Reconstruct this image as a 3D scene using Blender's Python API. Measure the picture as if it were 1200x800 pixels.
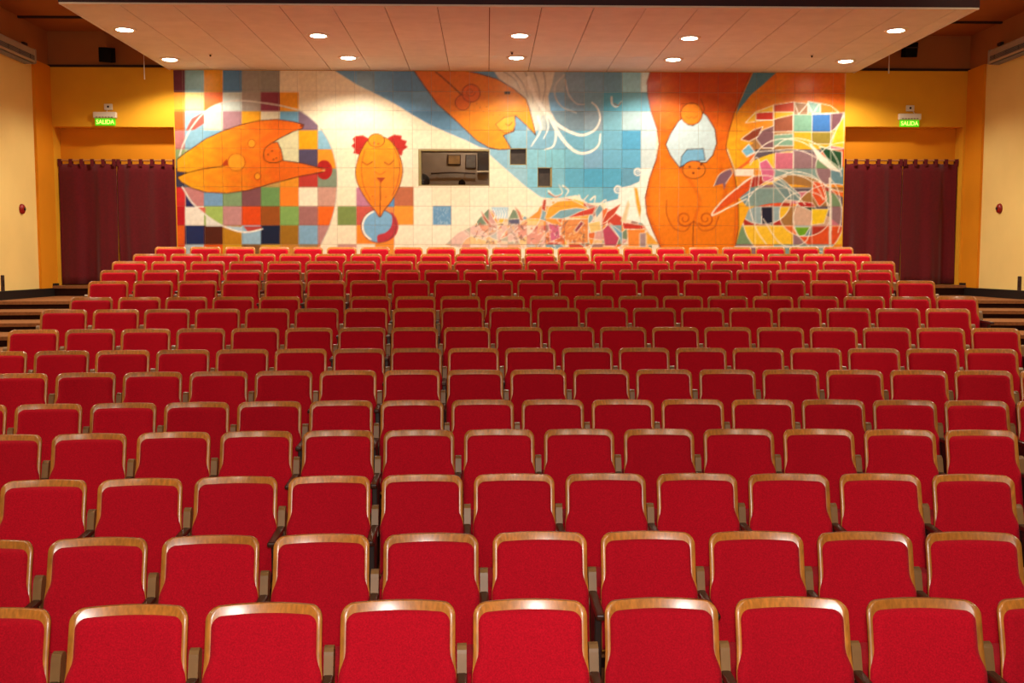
import bpy, bmesh, math, random
import numpy as np
from mathutils import Vector, Matrix

for o in list(bpy.data.objects):
    bpy.data.objects.remove(o)
scene = bpy.context.scene
C = scene.collection
R = math.radians
random.seed(7)

# ------------------------------------------------------------------ camera
F = 1190.0                       # focal length in pixels of a 1200x800 frame
PITCH, YAW = R(4.52), R(1.4)     # looking a little down and a little to the right
CAM = Vector((0.0, 0.0, 2.27))
cd = bpy.data.cameras.new('camera')
cd.sensor_fit = 'HORIZONTAL'; cd.sensor_width = 36.0; cd.lens = F * 36.0 / 1200.0
cd.clip_start = 0.05; cd.clip_end = 200
cam = bpy.data.objects.new('camera', cd); C.objects.link(cam)
cam.location = CAM; cam.rotation_euler = (math.pi / 2 - PITCH, 0, -YAW)
scene.camera = cam
FW = Vector((math.sin(YAW) * math.cos(PITCH), math.cos(YAW) * math.cos(PITCH), -math.sin(PITCH)))
RT = Vector((math.cos(YAW), -math.sin(YAW), 0)); UP = RT.cross(FW)

def ray(px, py):
    return FW + RT * ((px - 600) / F) - UP * ((py - 400) / F)
def at_y(px, py, Y):
    d = ray(px, py); t = (Y - CAM.y) / d.y; return CAM + d * t
def at_z(px, py, Z):
    d = ray(px, py); t = (Z - CAM.z) / d.z; return CAM + d * t
def at_x(px, py, X):
    d = ray(px, py); t = (X - CAM.x) / d.x; return CAM + d * t
def project(p):
    v = p - CAM; w = v.dot(FW)
    return 600 + F * v.dot(RT) / w, 400 - F * v.dot(UP) / w

# ------------------------------------------------------------------ world, exposure
vs = scene.view_settings
vs.view_transform = 'Standard'; vs.look = 'None'; vs.gamma = 1.0; vs.exposure = 0.12
vs.use_curve_mapping = False
world = bpy.data.worlds.new('world'); scene.world = world; world.use_nodes = True
bg = world.node_tree.nodes['Background']
bg.inputs[0].default_value = (0.9, 0.7, 0.5, 1); bg.inputs[1].default_value = 0.02

# light levels of the house
DOWN_W = 255.0        # each recessed downlight
HALL_W = 400.0        # each round hall lamp on the main ceiling
STAGE_W = 170.0       # each lamp of the bar above the stage front
FLASH_W = 430.0
WARM = (1.0, 0.905, 0.74)

# ------------------------------------------------------------------ materials
def lin(c):
    r = []
    for v in c:
        v = v / 255.0
        r.append(v / 12.92 if v <= 0.04045 else ((v + 0.055) / 1.055) ** 2.4)
    return r
MATS = {}
def mat(name, rgb, rough=0.6, spec=0.4, metal=0.0, noise=0.0, nscale=20.0, bump=0.0, bscale=200.0,
        coat=0.0, sheen=0.0, stretch=(1, 1, 1), rand=0.0, emit=None, estr=0.0, coords='Object', detail=4.0):
    m = bpy.data.materials.new(name); m.use_nodes = True
    nt = m.node_tree; b = nt.nodes['Principled BSDF']
    col = lin(rgb) + [1]
    b.inputs['Base Color'].default_value = col
    b.inputs['Roughness'].default_value = rough
    b.inputs['Specular IOR Level'].default_value = spec
    b.inputs['Metallic'].default_value = metal
    b.inputs['Coat Weight'].default_value = coat
    b.inputs['Coat Roughness'].default_value = 0.24
    b.inputs['Sheen Weight'].default_value = sheen
    tc = nt.nodes.new('ShaderNodeTexCoord'); mp = nt.nodes.new('ShaderNodeMapping')
    mp.inputs['Scale'].default_value = stretch
    nt.links.new(tc.outputs[coords], mp.inputs['Vector'])
    vec = mp.outputs[0]
    if rand > 0:
        oi = nt.nodes.new('ShaderNodeObjectInfo')
        ad = nt.nodes.new('ShaderNodeVectorMath'); ad.operation = 'ADD'
        sc = nt.nodes.new('ShaderNodeVectorMath'); sc.operation = 'SCALE'; sc.inputs['Scale'].default_value = 37.0
        cb = nt.nodes.new('ShaderNodeCombineXYZ')
        for i in range(3): nt.links.new(oi.outputs['Random'], cb.inputs[i])
        nt.links.new(cb.outputs[0], sc.inputs[0])
        nt.links.new(vec, ad.inputs[0]); nt.links.new(sc.outputs[0], ad.inputs[1])
        vec = ad.outputs[0]
    out = None
    if noise > 0:
        n = nt.nodes.new('ShaderNodeTexNoise'); n.inputs['Scale'].default_value = nscale; n.inputs['Detail'].default_value = detail
        nt.links.new(vec, n.inputs['Vector'])
        mr = nt.nodes.new('ShaderNodeMapRange')
        mr.inputs['From Min'].default_value = 0.25; mr.inputs['From Max'].default_value = 0.75
        mr.inputs['To Min'].default_value = 1 - noise; mr.inputs['To Max'].default_value = 1 + noise
        nt.links.new(n.outputs['Fac'], mr.inputs['Value'])
        mx = nt.nodes.new('ShaderNodeVectorMath'); mx.operation = 'SCALE'
        mx.inputs[0].default_value = col[:3]
        nt.links.new(mr.outputs[0], mx.inputs['Scale'])
        out = mx.outputs[0]
    if rand > 0:
        mr2 = nt.nodes.new('ShaderNodeMapRange')
        mr2.inputs['To Min'].default_value = 1 - rand; mr2.inputs['To Max'].default_value = 1 + rand
        nt.links.new(oi.outputs['Random'], mr2.inputs['Value'])
        mx2 = nt.nodes.new('ShaderNodeVectorMath'); mx2.operation = 'SCALE'
        if out: nt.links.new(out, mx2.inputs[0])
        else: mx2.inputs[0].default_value = col[:3]
        nt.links.new(mr2.outputs[0], mx2.inputs['Scale'])
        out = mx2.outputs[0]
    if out: nt.links.new(out, b.inputs['Base Color'])
    if bump > 0:
        n2 = nt.nodes.new('ShaderNodeTexNoise'); n2.inputs['Scale'].default_value = bscale; n2.inputs['Detail'].default_value = 3
        nt.links.new(tc.outputs[coords], n2.inputs['Vector'])
        bp = nt.nodes.new('ShaderNodeBump'); bp.inputs['Strength'].default_value = bump; bp.inputs['Distance'].default_value = 0.004
        nt.links.new(n2.outputs['Fac'], bp.inputs['Height']); nt.links.new(bp.outputs[0], b.inputs['Normal'])
    if emit:
        b.inputs['Emission Color'].default_value = lin(emit) + [1]
        b.inputs['Emission Strength'].default_value = estr
    MATS[name] = m
    return m

mat('velvet', (200, 14, 36), rough=0.85, spec=0.12, noise=0.24, nscale=150, bump=0.35, bscale=420, sheen=0.05, rand=0.09)
mat('veneer', (206, 128, 48), rough=0.34, spec=0.6, noise=0.3, nscale=9, stretch=(7, 7, 0.9), rand=0.16, coat=0.7)
mat('bracket_metal', (146, 106, 60), rough=0.42, spec=0.5, noise=0.1, nscale=14, rand=0.1)
mat('arm_wood', (66, 32, 18), rough=0.35, spec=0.5, noise=0.3, nscale=12, stretch=(8, 1, 8))
mat('dark_metal', (46, 32, 26), rough=0.45, spec=0.5)
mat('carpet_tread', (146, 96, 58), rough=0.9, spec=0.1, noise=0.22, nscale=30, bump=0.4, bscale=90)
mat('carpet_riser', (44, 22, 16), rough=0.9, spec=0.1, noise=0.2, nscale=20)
mat('wall_yellow', (230, 164, 36), rough=0.75, spec=0.25, noise=0.06, nscale=1.6, bump=0.12, bscale=60)
mat('wall_cream', (244, 212, 132), rough=0.75, spec=0.25, noise=0.05, nscale=1.2, bump=0.25, bscale=14)
mat('wall_orange', (226, 142, 20), rough=0.7, spec=0.25, noise=0.05, nscale=2)
mat('upper_brown', (172, 108, 56), rough=0.8, spec=0.2, noise=0.07, nscale=2)
mat('ceiling_brown', (164, 100, 52), rough=0.85, spec=0.2, noise=0.07, nscale=2)
mat('joint_dark', (50, 24, 14), rough=0.8)
mat('baseboard_black', (24, 16, 14), rough=0.55, noise=0.2, nscale=8)
mat('cloud_panel', (234, 232, 226), rough=0.8, spec=0.2, noise=0.05, nscale=4, rand=0.03)
mat('cloud_body', (120, 84, 62), rough=0.85)
mat('fascia_maroon', (58, 20, 24), rough=0.6, noise=0.12, nscale=5)
mat('trim_white', (238, 222, 200), rough=0.5)
mat('lamp_ring', (236, 226, 206), rough=0.35, spec=0.5)
mat('lamp_glow', (255, 250, 240), emit=(255, 244, 214), estr=30.0)
mat('hall_glow', (255, 250, 240), emit=(255, 240, 205), estr=8.0)
mat('curtain_cloth', (98, 14, 22), rough=0.85, spec=0.15, noise=0.14, nscale=24, sheen=0.3, bump=0.2, bscale=200)
mat('rod_wood', (190, 128, 70), rough=0.5, noise=0.15, nscale=10)
mat('black_plastic', (8, 7, 8), rough=0.75, spec=0.15, noise=0.15, nscale=30)
mat('white_plastic', (226, 216, 196), rough=0.45, noise=0.03, nscale=12)
mat('ac_case', (172, 156, 132), rough=0.4, noise=0.04, nscale=10)
mat('ac_slot', (40, 40, 46), rough=0.3, spec=0.6)
mat('ac_slat', (176, 176, 176), rough=0.25, spec=0.6, metal=0.3)
mat('sign_green', (70, 200, 20), rough=0.4, emit=(80, 220, 10), estr=0.55)
mat('sign_letter', (214, 250, 120), rough=0.4, emit=(220, 250, 120), estr=0.8)
mat('alarm_red', (150, 22, 16), rough=0.35, spec=0.5)
mat('grout', (196, 180, 150), rough=0.85)
mat('booth_wall', (150, 134, 120), rough=0.85, noise=0.1, nscale=3)
mat('booth_dark', (36, 30, 28), rough=0.6)
mat('booth_frame', (150, 134, 86), rough=0.45, noise=0.08, nscale=12)
mat('picture_tan', (140, 108, 66), rough=0.6, noise=0.25, nscale=9)
mat('notice_grey', (92, 88, 86), rough=0.6, noise=0.25, nscale=14)
mat('rail_brown', (60, 40, 30), rough=0.5)
mat('port_dark', (66, 54, 44), rough=0.35, spec=0.5, noise=0.25, nscale=10)
mat('stage_wood', (92, 52, 30), rough=0.5, noise=0.25, nscale=6, stretch=(1, 8, 1))
mat('cord_white', (226, 214, 196), rough=0.5)
# window glass: clear sheet with a real Fresnel reflection
g = bpy.data.materials.new('clear_glass'); g.use_nodes = True; nt = g.node_tree
for n in list(nt.nodes): nt.nodes.remove(n)
o_ = nt.nodes.new('ShaderNodeOutputMaterial'); tr = nt.nodes.new('ShaderNodeBsdfTransparent'); gl = nt.nodes.new('ShaderNodeBsdfGlossy')
tr.inputs[0].default_value = (0.82, 0.82, 0.8, 1); gl.inputs['Roughness'].default_value = 0.03
fr = nt.nodes.new('ShaderNodeFresnel'); fr.inputs[0].default_value = 1.5; mxs = nt.nodes.new('ShaderNodeMixShader')
nt.links.new(fr.outputs[0], mxs.inputs[0]); nt.links.new(tr.outputs[0], mxs.inputs[1]); nt.links.new(gl.outputs[0], mxs.inputs[2])
nt.links.new(mxs.outputs[0], o_.inputs[0]); MATS['clear_glass'] = g
# glazed mural tile: colour comes from the paint stored on the tile
g = bpy.data.materials.new('painted_tile'); g.use_nodes = True; nt = g.node_tree; b = nt.nodes['Principled BSDF']
at_ = nt.nodes.new('ShaderNodeAttribute'); at_.attribute_name = 'paint'
tc = nt.nodes.new('ShaderNodeTexCoord'); nz = nt.nodes.new('ShaderNodeTexNoise'); nz.inputs['Scale'].default_value = 14; nz.inputs['Detail'].default_value = 5
nt.links.new(tc.outputs['Object'], nz.inputs['Vector'])
mr = nt.nodes.new('ShaderNodeMapRange'); mr.inputs['From Min'].default_value = .25; mr.inputs['From Max'].default_value = .75
mr.inputs['To Min'].default_value = .9; mr.inputs['To Max'].default_value = 1.1
nt.links.new(nz.outputs['Fac'], mr.inputs['Value'])
mu = nt.nodes.new('ShaderNodeVectorMath'); mu.operation = 'SCALE'
nt.links.new(at_.outputs['Color'], mu.inputs[0]); nt.links.new(mr.outputs[0], mu.inputs['Scale']); nt.links.new(mu.outputs[0], b.inputs['Base Color'])
b.inputs['Roughness'].default_value = 0.3; b.inputs['Specular IOR Level'].default_value = 0.35
MATS['painted_tile'] = g

# ------------------------------------------------------------------ mesh helpers
def link(name, me, m, parent=None, smooth=False):
    o = bpy.data.objects.new(name, me); C.objects.link(o)
    if m is not None and not me.materials: me.materials.append(MATS[m])
    if parent is not None: o.parent = parent
    if smooth:
        me.polygons.foreach_set('use_smooth', [True] * len(me.polygons))
    return o
def to_mesh(bm, name, smooth=False, m=None):
    bmesh.ops.recalc_face_normals(bm, faces=bm.faces[:])
    me = bpy.data.meshes.new(name); bm.to_mesh(me); bm.free()
    if smooth: me.polygons.foreach_set('use_smooth', [True] * len(me.polygons))
    if m: me.materials.append(MATS[m])
    return me
def add_box(bm, x0, x1, y0, y1, z0, z1, bev=0.0, seg=2):
    r = bmesh.ops.create_cube(bm, size=1.0); vs_ = r['verts']
    for v in vs_:
        v.co = Vector(((x0 + x1) / 2 + v.co.x * (x1 - x0), (y0 + y1) / 2 + v.co.y * (y1 - y0), (z0 + z1) / 2 + v.co.z * (z1 - z0)))
    if bev > 0:
        es = list({e for v in vs_ for e in v.link_edges})
        bmesh.ops.bevel(bm, geom=es, offset=bev, segments=seg, affect='EDGES', profile=0.5)
def box_mesh(name, dims, bev=0.0, seg=2, m=None):
    bm = bmesh.new(); add_box(bm, *dims, bev=bev, seg=seg); return to_mesh(bm, name, False, m)
def box(name, dims, m, parent=None, bev=0.0, seg=2):
    return link(name, box_mesh(name, dims, bev, seg), m, parent)
def add_cyl(bm, p0, p1, r0, r1=None, n=16):
    p0 = Vector(p0); p1 = Vector(p1); r1 = r0 if r1 is None else r1
    d = p1 - p0; q = Vector((0, 0, 1)).rotation_difference(d.normalized()).to_matrix().to_4x4()
    bmesh.ops.create_cone(bm, cap_ends=True, segments=n, radius1=r0, radius2=r1, depth=d.length,
                          matrix=Matrix.Translation((p0 + p1) / 2) @ q)
def cyl(name, p0, p1, r0, m, parent=None, r1=None, n=16):
    bm = bmesh.new(); add_cyl(bm, p0, p1, r0, r1, n); return link(name, to_mesh(bm, name), m, parent)
def lathe(name, prof, m, parent=None, n=24, center=(0, 0, 0), axis='Z'):
    bm = bmesh.new(); rings = []
    for r, h in prof:
        ring = []
        for i in range(n):
            a = 2 * math.pi * i / n
            if axis == 'Z': co = (center[0] + r * math.cos(a), center[1] + r * math.sin(a), center[2] + h)
            elif axis == 'X': co = (center[0] + h, center[1] + r * math.cos(a), center[2] + r * math.sin(a))
            else: co = (center[0] + r * math.cos(a), center[1] + h, center[2] + r * math.sin(a))
            ring.append(bm.verts.new(co))
        rings.append(ring)
    for a, b_ in zip(rings, rings[1:]):
        for i in range(n): bm.faces.new((a[i], a[(i + 1) % n], b_[(i + 1) % n], b_[i]))
    bm.faces.new(rings[0]); bm.faces.new(rings[-1])
    return link(name, to_mesh(bm, name, True), m, parent)
def empty(name, loc, rz=0.0):
    o = bpy.data.objects.new(name, None); C.objects.link(o); o.location = loc; o.rotation_euler = (0, 0, rz)
    o.empty_display_size = 0.1
    return o
def tag(o, label, cat, group=None):
    o['label'] = label; o['category'] = cat
    if group: o['group'] = group
    return o
def struct(o, label=None):
    o['kind'] = 'structure'
    if label: o['label'] = label
    return o
def holed_wall(name, xs, zs, holes, y0, y1, m, parent=None):
    """wall in the XZ plane between y0 (front) and y1 with rectangular holes (x0,x1,z0,z1)"""
    xs = sorted(set([round(v, 5) for v in xs] + [round(h[i], 5) for h in holes for i in (0, 1)]))
    zs = sorted(set([round(v, 5) for v in zs] + [round(h[i], 5) for h in holes for i in (2, 3)]))
    bm = bmesh.new(); cache = {}
    def V(i, j, k):
        if (i, j, k) not in cache: cache[(i, j, k)] = bm.verts.new((xs[i], (y0, y1)[k], zs[j]))
        return cache[(i, j, k)]
    def solid(i, j):
        if i < 0 or j < 0 or i >= len(xs) - 1 or j >= len(zs) - 1: return False
        cx, cz = (xs[i] + xs[i + 1]) / 2, (zs[j] + zs[j + 1]) / 2
        return not any(h[0] < cx < h[1] and h[2] < cz < h[3] for h in holes)
    for i in range(len(xs) - 1):
        for j in range(len(zs) - 1):
            if not solid(i, j): continue
            bm.faces.new((V(i, j, 0), V(i + 1, j, 0), V(i + 1, j + 1, 0), V(i, j + 1, 0)))
            bm.faces.new((V(i, j, 1), V(i, j + 1, 1), V(i + 1, j + 1, 1), V(i + 1, j, 1)))
            if not solid(i - 1, j): bm.faces.new((V(i, j, 0), V(i, j + 1, 0), V(i, j + 1, 1), V(i, j, 1)))
            if not solid(i + 1, j): bm.faces.new((V(i + 1, j, 0), V(i + 1, j, 1), V(i + 1, j + 1, 1), V(i + 1, j + 1, 0)))
            if not solid(i, j - 1): bm.faces.new((V(i, j, 0), V(i, j, 1), V(i + 1, j, 1), V(i + 1, j, 0)))
            if not solid(i, j + 1): bm.faces.new((V(i, j + 1, 0), V(i + 1, j + 1, 0), V(i + 1, j + 1, 1), V(i, j + 1, 1)))
    return link(name, to_mesh(bm, name), m, parent)

# ------------------------------------------------------------------ seating data (frame px of each seat's left edge, row by row from the front)
PITCH_M = 0.537
ROWS = [  # (top edge y at mid row, seat pitch px, seat width px, left edges)
 (706, 155.0, 142, [-78, 81, 237, 392, 548.5, 704, 858, 1010, 1164.6]),
 (626, 127.0, 117, [-74, 58, 187, 315, 444.6, 572.8, 699.5, 828, 955, 1081]),
 (557, 108.3, 98.5, [6, 114.8, 223.8, 334, 445, 553.6, 663, 771, 877.6, 982, 1088, 1196]),
 (504, 93.7, 84.5, [-34, 65, 161, 257, 351, 445, 541, 636, 732, 826, 918, 1011, 1105]),
 (469, 83.4, 75, [-64, 21, 109, 192.4, 275.8, 359.5, 443, 525.6, 609, 692, 775, 857, 940, 1023.5, 1106.5, 1191]),
 (433.5, 74.9, 67, [-7, 69.5, 146, 221, 296, 371, 446, 522, 597.5, 671, 745, 820, 894, 968.7, 1043, 1118.5, 1195]),
 (408, 67.9, 60.5, [-23, 45.5, 114, 182.5, 250.7, 318.5, 387, 455.5, 522.5, 590, 656.5, 724.5, 792, 859, 927, 994.5, 1063, 1131.5]),
 (383.5, 62.2, 56, [18, 81, 144, 207, 269.5, 331, 393, 454.5, 516, 578, 640, 702, 765, 826.5, 888, 949.5, 1012, 1075, 1137.5]),
 (361, 57.3, 51.3, [54, 113, 171.7, 230.4, 287.5, 343.5, 400, 457.5, 515, 571, 627.5, 684, 741, 798.5, 855.7, 912.5, 969, 1026.5, 1084.5]),
 (347, 52.9, 47, [88, 142, 196, 250, 303.5, 357, 410, 462.5, 515, 567.5, 620.5, 673.5, 725.7, 778, 830, 882, 935, 987.5, 1040.5, 1094]),
 (328.5, 49.3, 44, [112, 162, 211.8, 261, 310, 359, 408.5, 457.5, 506.5, 556, 605, 654, 703, 752, 801, 850.5, 899.5, 949, 998.7, 1048.5]),
 (316, 46.1, 40.7, [125, 172, 219, 265.5, 311.5, 358, 404, 450, 495.5, 541, 587, 633, 679.7, 726.3, 772, 818, 864, 910, 956, 1001.5]),
 (306, 43.5, 38.2, [136, 182, 226.5, 270.5, 314, 358, 402, 445.5, 488.5, 531, 573.5, 616, 659.6, 703, 747, 790.3, 833.5, 876.5, 919.8, 963, 1006.5]),
 (297.5, 41.0, 35.2, [162, 205, 247, 288.5, 330, 371.3, 411.7, 452, 492, 531.8, 573, 614.3, 655, 695.3, 736, 777, 818, 858.3, 898.3, 939.5, 981]),
 (289.5, 38.85, 34, [187, 226.3, 265.3, 304.5, 343.7, 382, 420.8, 459.5, 497.3, 535.2, 573.5, 612, 652, 692.5, 732.3, 771.3, 810.3, 848.6, 887, 925.6, 964.5]),
]
ARC = 45.0            # radius of the curved rows
ROW_Y = []; ROW_Z = []
TOP = 0.84            # height of a seat's top edge over its own step
def arc_y(Y0, X, x0=0.35):
    return Y0 - (X - x0) ** 2 / (2 * ARC)
for n, (ty, p, w, xs_) in enumerate(ROWS):
    Y = 4.22 + 0.9022 * n
    ROW_Y.append(Y); ROW_Z.append(at_y(605, ty, Y).z - TOP)
z0_ = ROW_Z[0]
FLOOR0 = z0_          # level of the front row step
STEP_Z = ROW_Z[:]

# ------------------------------------------------------------------ room shell
YB = 18.2                                     # face of the rear wall
XL = at_y(60, 200, YB).x; XR = at_y(1133, 200, YB).x
ZBACK = at_y(130, 334, YB + 0.2).z            # floor in front of the curtains
ZBAND = at_y(130, 78, YB).z                   # band line round the room
ZCEIL = at_y(48, 36, YB).z
YFRONT = -3.2
ZLOW = FLOOR0

door_l = (at_y(65, 240, YB).x, at_y(206, 240, YB).x, ZBACK, at_y(130, 148.5, YB).z)
door_r = (at_y(988.5, 240, YB).x, at_y(1126, 240, YB).x, ZBACK, at_y(1060, 148.5, YB).z)
wz = (at_y(530, 217.5, YB).z, at_y(530, 175.5, YB).z)
win = (at_y(490.5, 200, YB).x, at_y(573.5, 200, YB).x, wz[0], wz[1])
p1 = (at_y(597.5, 183, YB).x, at_y(616.8, 183, YB).x, at_y(605, 193.2, YB).z, at_y(605, 173.8, YB).z)
p2 = (at_y(630, 207, YB).x, at_y(646.8, 207, YB).x, at_y(638, 218.8, YB).z, at_y(638, 196.3, YB).z)
wb = holed_wall('wall_back', [XL - 0.3, XR + 0.3], [ZLOW - 0.3, ZBAND], [door_l, door_r, win, p1, p2], YB, YB + 0.3, 'wall_yellow')
struct(wb, 'yellow rear wall around the mural with two curtained doorways')
for d in (door_l, door_r):
    box('recess_panel', (d[0] - 0.05, d[1] + 0.05, YB + 0.3, YB + 0.36, d[2] - 0.2, d[3] + 0.1), 'wall_orange', wb)
ub = box('upper_wall', (XL - 0.3, XR + 0.3, YB + 0.03, YB + 0.3, ZBAND, ZCEIL), 'upper_brown', wb)
box('joint_strip', (XL, XR, YB - 0.012, YB + 0.05, ZBAND - 0.012, ZBAND + 0.03), 'joint_dark', wb)

def side_wall(name, X, s, label):
    a, b_ = (X - 0.25, X) if s < 0 else (X, X + 0.25)
    w = struct(box(name, (a, b_, YFRONT, YB + 0.3, ZLOW - 0.3, ZBAND), 'wall_cream'), label)
    box('upper_wall', (a, b_, YFRONT, YB + 0.3, ZBAND, ZCEIL), 'upper_brown', w)
    ye = at_x(43, 250, XL).y if s < 0 else at_x(1150, 250, XR).y
    c, d = (X - 0.02, X + 0.045) if s < 0 else (X - 0.045, X + 0.02)
    box('corner_pilaster', (c, d, ye, YB + 0.02, ZBACK - 0.4, ZBAND), 'wall_orange', w)
    return w, ye
wl, yel = side_wall('wall_left', XL, -1, 'cream plastered side wall with a red call bell')
wr, yer = side_wall('wall_right', XR, 1, 'cream plastered side wall with a red call bell')
wf = struct(box('wall_front', (XL - 0.25, XR + 0.25, YFRONT - 0.2, YFRONT, ZLOW - 0.3, ZCEIL), 'wall_orange'), 'wall behind the stage')
ce = struct(box('ceiling', (XL - 0.3, XR + 0.3, YFRONT, YB + 0.3, ZCEIL, ZCEIL + 0.2), 'ceiling_brown'), 'brown painted main ceiling')
yb_ = at_z(60, 19, ZCEIL).y
box('joint_strip', (XL, XR, yb_ - 0.03, yb_ + 0.03, ZCEIL - 0.03, ZCEIL), 'joint_dark', ce)

# stepped floor: one curved step for each row, a wide landing behind
fl = struct(box('floor', (XL - 0.1, XR + 0.1, YFRONT, YB + 0.3, FLOOR0 - 0.5, FLOOR0 - 0.22), 'carpet_riser'), 'brown carpeted stepped floor of the hall')
def step(name, y_front, y_back, ztop, zbot, rear_flat=False):
    n = 28; bm = bmesh.new(); cols = []
    for i in range(n + 1):
        X = XL + (XR - XL) * i / n
        ya = y_front(X); yb = y_back(X)
        cols.append([bm.verts.new((X, ya, zbot)), bm.verts.new((X, ya, ztop - 0.05)), bm.verts.new((X, ya - 0.025, ztop - 0.048)), bm.verts.new((X, ya - 0.025, ztop)),
                     bm.verts.new((X, yb, ztop)), bm.verts.new((X, yb, zbot))])
    for a, b_ in zip(cols, cols[1:]):
        for k in range(6):
            f = bm.faces.new((a[k], b_[k], b_[(k + 1) % 6], a[(k + 1) % 6]))
            f.material_index = 0 if k in (1, 2, 3) else 1
    bm.faces.new(cols[0]); bm.faces.new(cols[-1])
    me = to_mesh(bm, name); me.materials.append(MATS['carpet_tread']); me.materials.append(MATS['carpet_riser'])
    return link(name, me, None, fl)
NOSE = 0.58
def fy(n): return lambda X: arc_y(ROW_Y[n] - NOSE, X)
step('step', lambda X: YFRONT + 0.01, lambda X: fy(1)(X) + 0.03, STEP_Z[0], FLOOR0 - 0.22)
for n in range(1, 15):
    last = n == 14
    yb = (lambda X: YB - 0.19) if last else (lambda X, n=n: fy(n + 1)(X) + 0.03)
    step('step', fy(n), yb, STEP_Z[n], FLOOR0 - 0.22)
step('landing', lambda X: YB - 0.2, lambda X: YB + 0.31, ZBACK, FLOOR0 - 0.22)
# black skirting that climbs with the steps along the side walls
def skirting(name, X, s, ye):
    root = None
    c, d = (X, X + 0.025) if s < 0 else (X - 0.025, X)
    for n in range(9, 16):
        if n < 15: ya = fy(n)(X); yb = fy(n + 1)(X) if n < 14 else YB - 0.17; z = STEP_Z[n]
        else: ya = YB - 0.19; yb = YB; z = ZBACK - 0.1
        cc, dd = (c, d)
        if n >= 14: cc, dd = (c, d + 0.045) if s < 0 else (c - 0.045, d)
        me = box_mesh('skirting_board', (cc, dd, ya - 0.02, yb, z - 0.02, z + 0.14), 0.004, 1)
        if root is None:
            root = struct(link(name, me, 'baseboard_black'), 'black skirting board climbing with the steps')
        else: link('skirting_board', me, 'baseboard_black', root)
skirting('baseboard_left', XL, -1, yel); skirting('baseboard_right', XR, 1, yer)
# the stage the picture is taken from
stg = struct(box('floor_stage', (XL, XR, YFRONT, 1.1, FLOOR0, FLOOR0 + 0.75), 'stage_wood'), 'wooden stage floor')

# ------------------------------------------------------------------ suspended ceiling with downlights
ZC = at_y(600, 83.5, YB).z
cxl = at_y(200, 83.5, YB).x; cxr = at_y(999.5, 83.5, YB).x
cyf = at_z(600, 7.0, ZC).y
fxl = at_z(80, 9, ZC).x; fxr = at_z(1122, 10, ZC).x
cxl = min(cxl, fxl) if abs(cxl - fxl) < 0.3 else cxl
cloud = box('suspended_ceiling', (cxl, cxr, cyf + 0.02, YB - 0.005, ZC + 0.03, ZC + 0.42), 'cloud_body')
tag(cloud, 'suspended panelled ceiling with downlights over the rear rows and the mural', 'ceiling')
box('fascia', (cxl - 0.03, cxr + 0.03, cyf - 0.01, cyf + 0.019, ZC + 0.012, ZC + 0.5), 'fascia_maroon', cloud)
box('edge_trim', (cxl - 0.02, cxr + 0.02, cyf - 0.02, cyf + 0.03, ZC - 0.014, ZC + 0.0115), 'trim_white', cloud, 0.003, 1)
for xx in (cxl - 0.025, cxr):
    box('side_trim', (xx, xx + 0.025, cyf, YB - 0.006, ZC - 0.006, ZC + 0.45), 'cloud_panel', cloud)
xe = [cxl]; x = at_y(573, 83.5, YB).x
while x - 0.69 > cxl + 0.05: x -= 0.69
while x < cxr - 0.05: xe.append(x); x += 0.69
xe.append(cxr)
ye_ = [cyf + 0.03] + [at_z(600, v, ZC).y for v in (27, 48, 66)] + [YB - 0.008]
for i in range(len(xe) - 1):
    for j in range(4):
        gx = 0.006
        box('ceiling_panel', (xe[i] + gx, xe[i + 1] - gx, ye_[j] + gx * 0.6, ye_[j + 1] - gx * 0.6, ZC, ZC + 0.03), 'cloud_panel', cloud)

def spot_light(name, parent, loc, watts, angle, blend, radius, aim=(0, 0, -1)):
    l = bpy.data.lights.new(name, 'SPOT'); l.energy = watts; l.color = WARM; l.spot_size = R(angle); l.spot_blend = blend
    l.shadow_soft_size = radius
    o = bpy.data.objects.new(name, l); C.objects.link(o); o.parent = parent; o.location = loc
    o.rotation_euler = Vector(aim).to_track_quat('-Z', 'Y').to_euler()
    return o
DL = [(146, 34, 'front-edge downlight'), (373, 41, ''), (609, 41, ''), (808, 44, ''), (1050, 35, ''), (199, 69, ''), (408, 67, ''), (605, 67, ''), (789, 69, ''), (991, 71, '')]
near = ['beside the exit over the checkered-disc side', 'second from the checkered-disc side', 'in the middle', 'second from the mosaic-fan side', 'beside the exit on the mosaic-fan side']
ring_me = glow_me = None
for k, (px, py, _) in enumerate(DL):
    p = at_z(px, py, ZC)
    t = empty('downlight', (p.x, p.y, ZC))
    rowname = 'rear row along the mural' if k >= 5 else 'front row of the panelled ceiling'
    tag(t, 'round recessed downlight, %s, %s' % (rowname, near[k % 5]), 'light', 'recessed downlights')
    if ring_me is None:
        r_ = lathe('trim_ring', [(0.135, -0.001), (0.17, -0.001), (0.17, -0.010), (0.138, -0.016), (0.135, -0.016)], 'lamp_ring', t, 28); ring_me = r_.data
        g_ = lathe('lamp_disc', [(0.134, -0.004), (0.134, -0.012), (0.09, -0.022), (0.02, -0.026)], 'lamp_glow', t, 24); glow_me = g_.data
    else:
        link('trim_ring', ring_me, None, t); link('lamp_disc', glow_me, None, t)
    spot_light('lamp_light', t, (0, 0, -0.05), DOWN_W, 150 if k >= 5 else 128, 0.42, 0.1)

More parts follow.
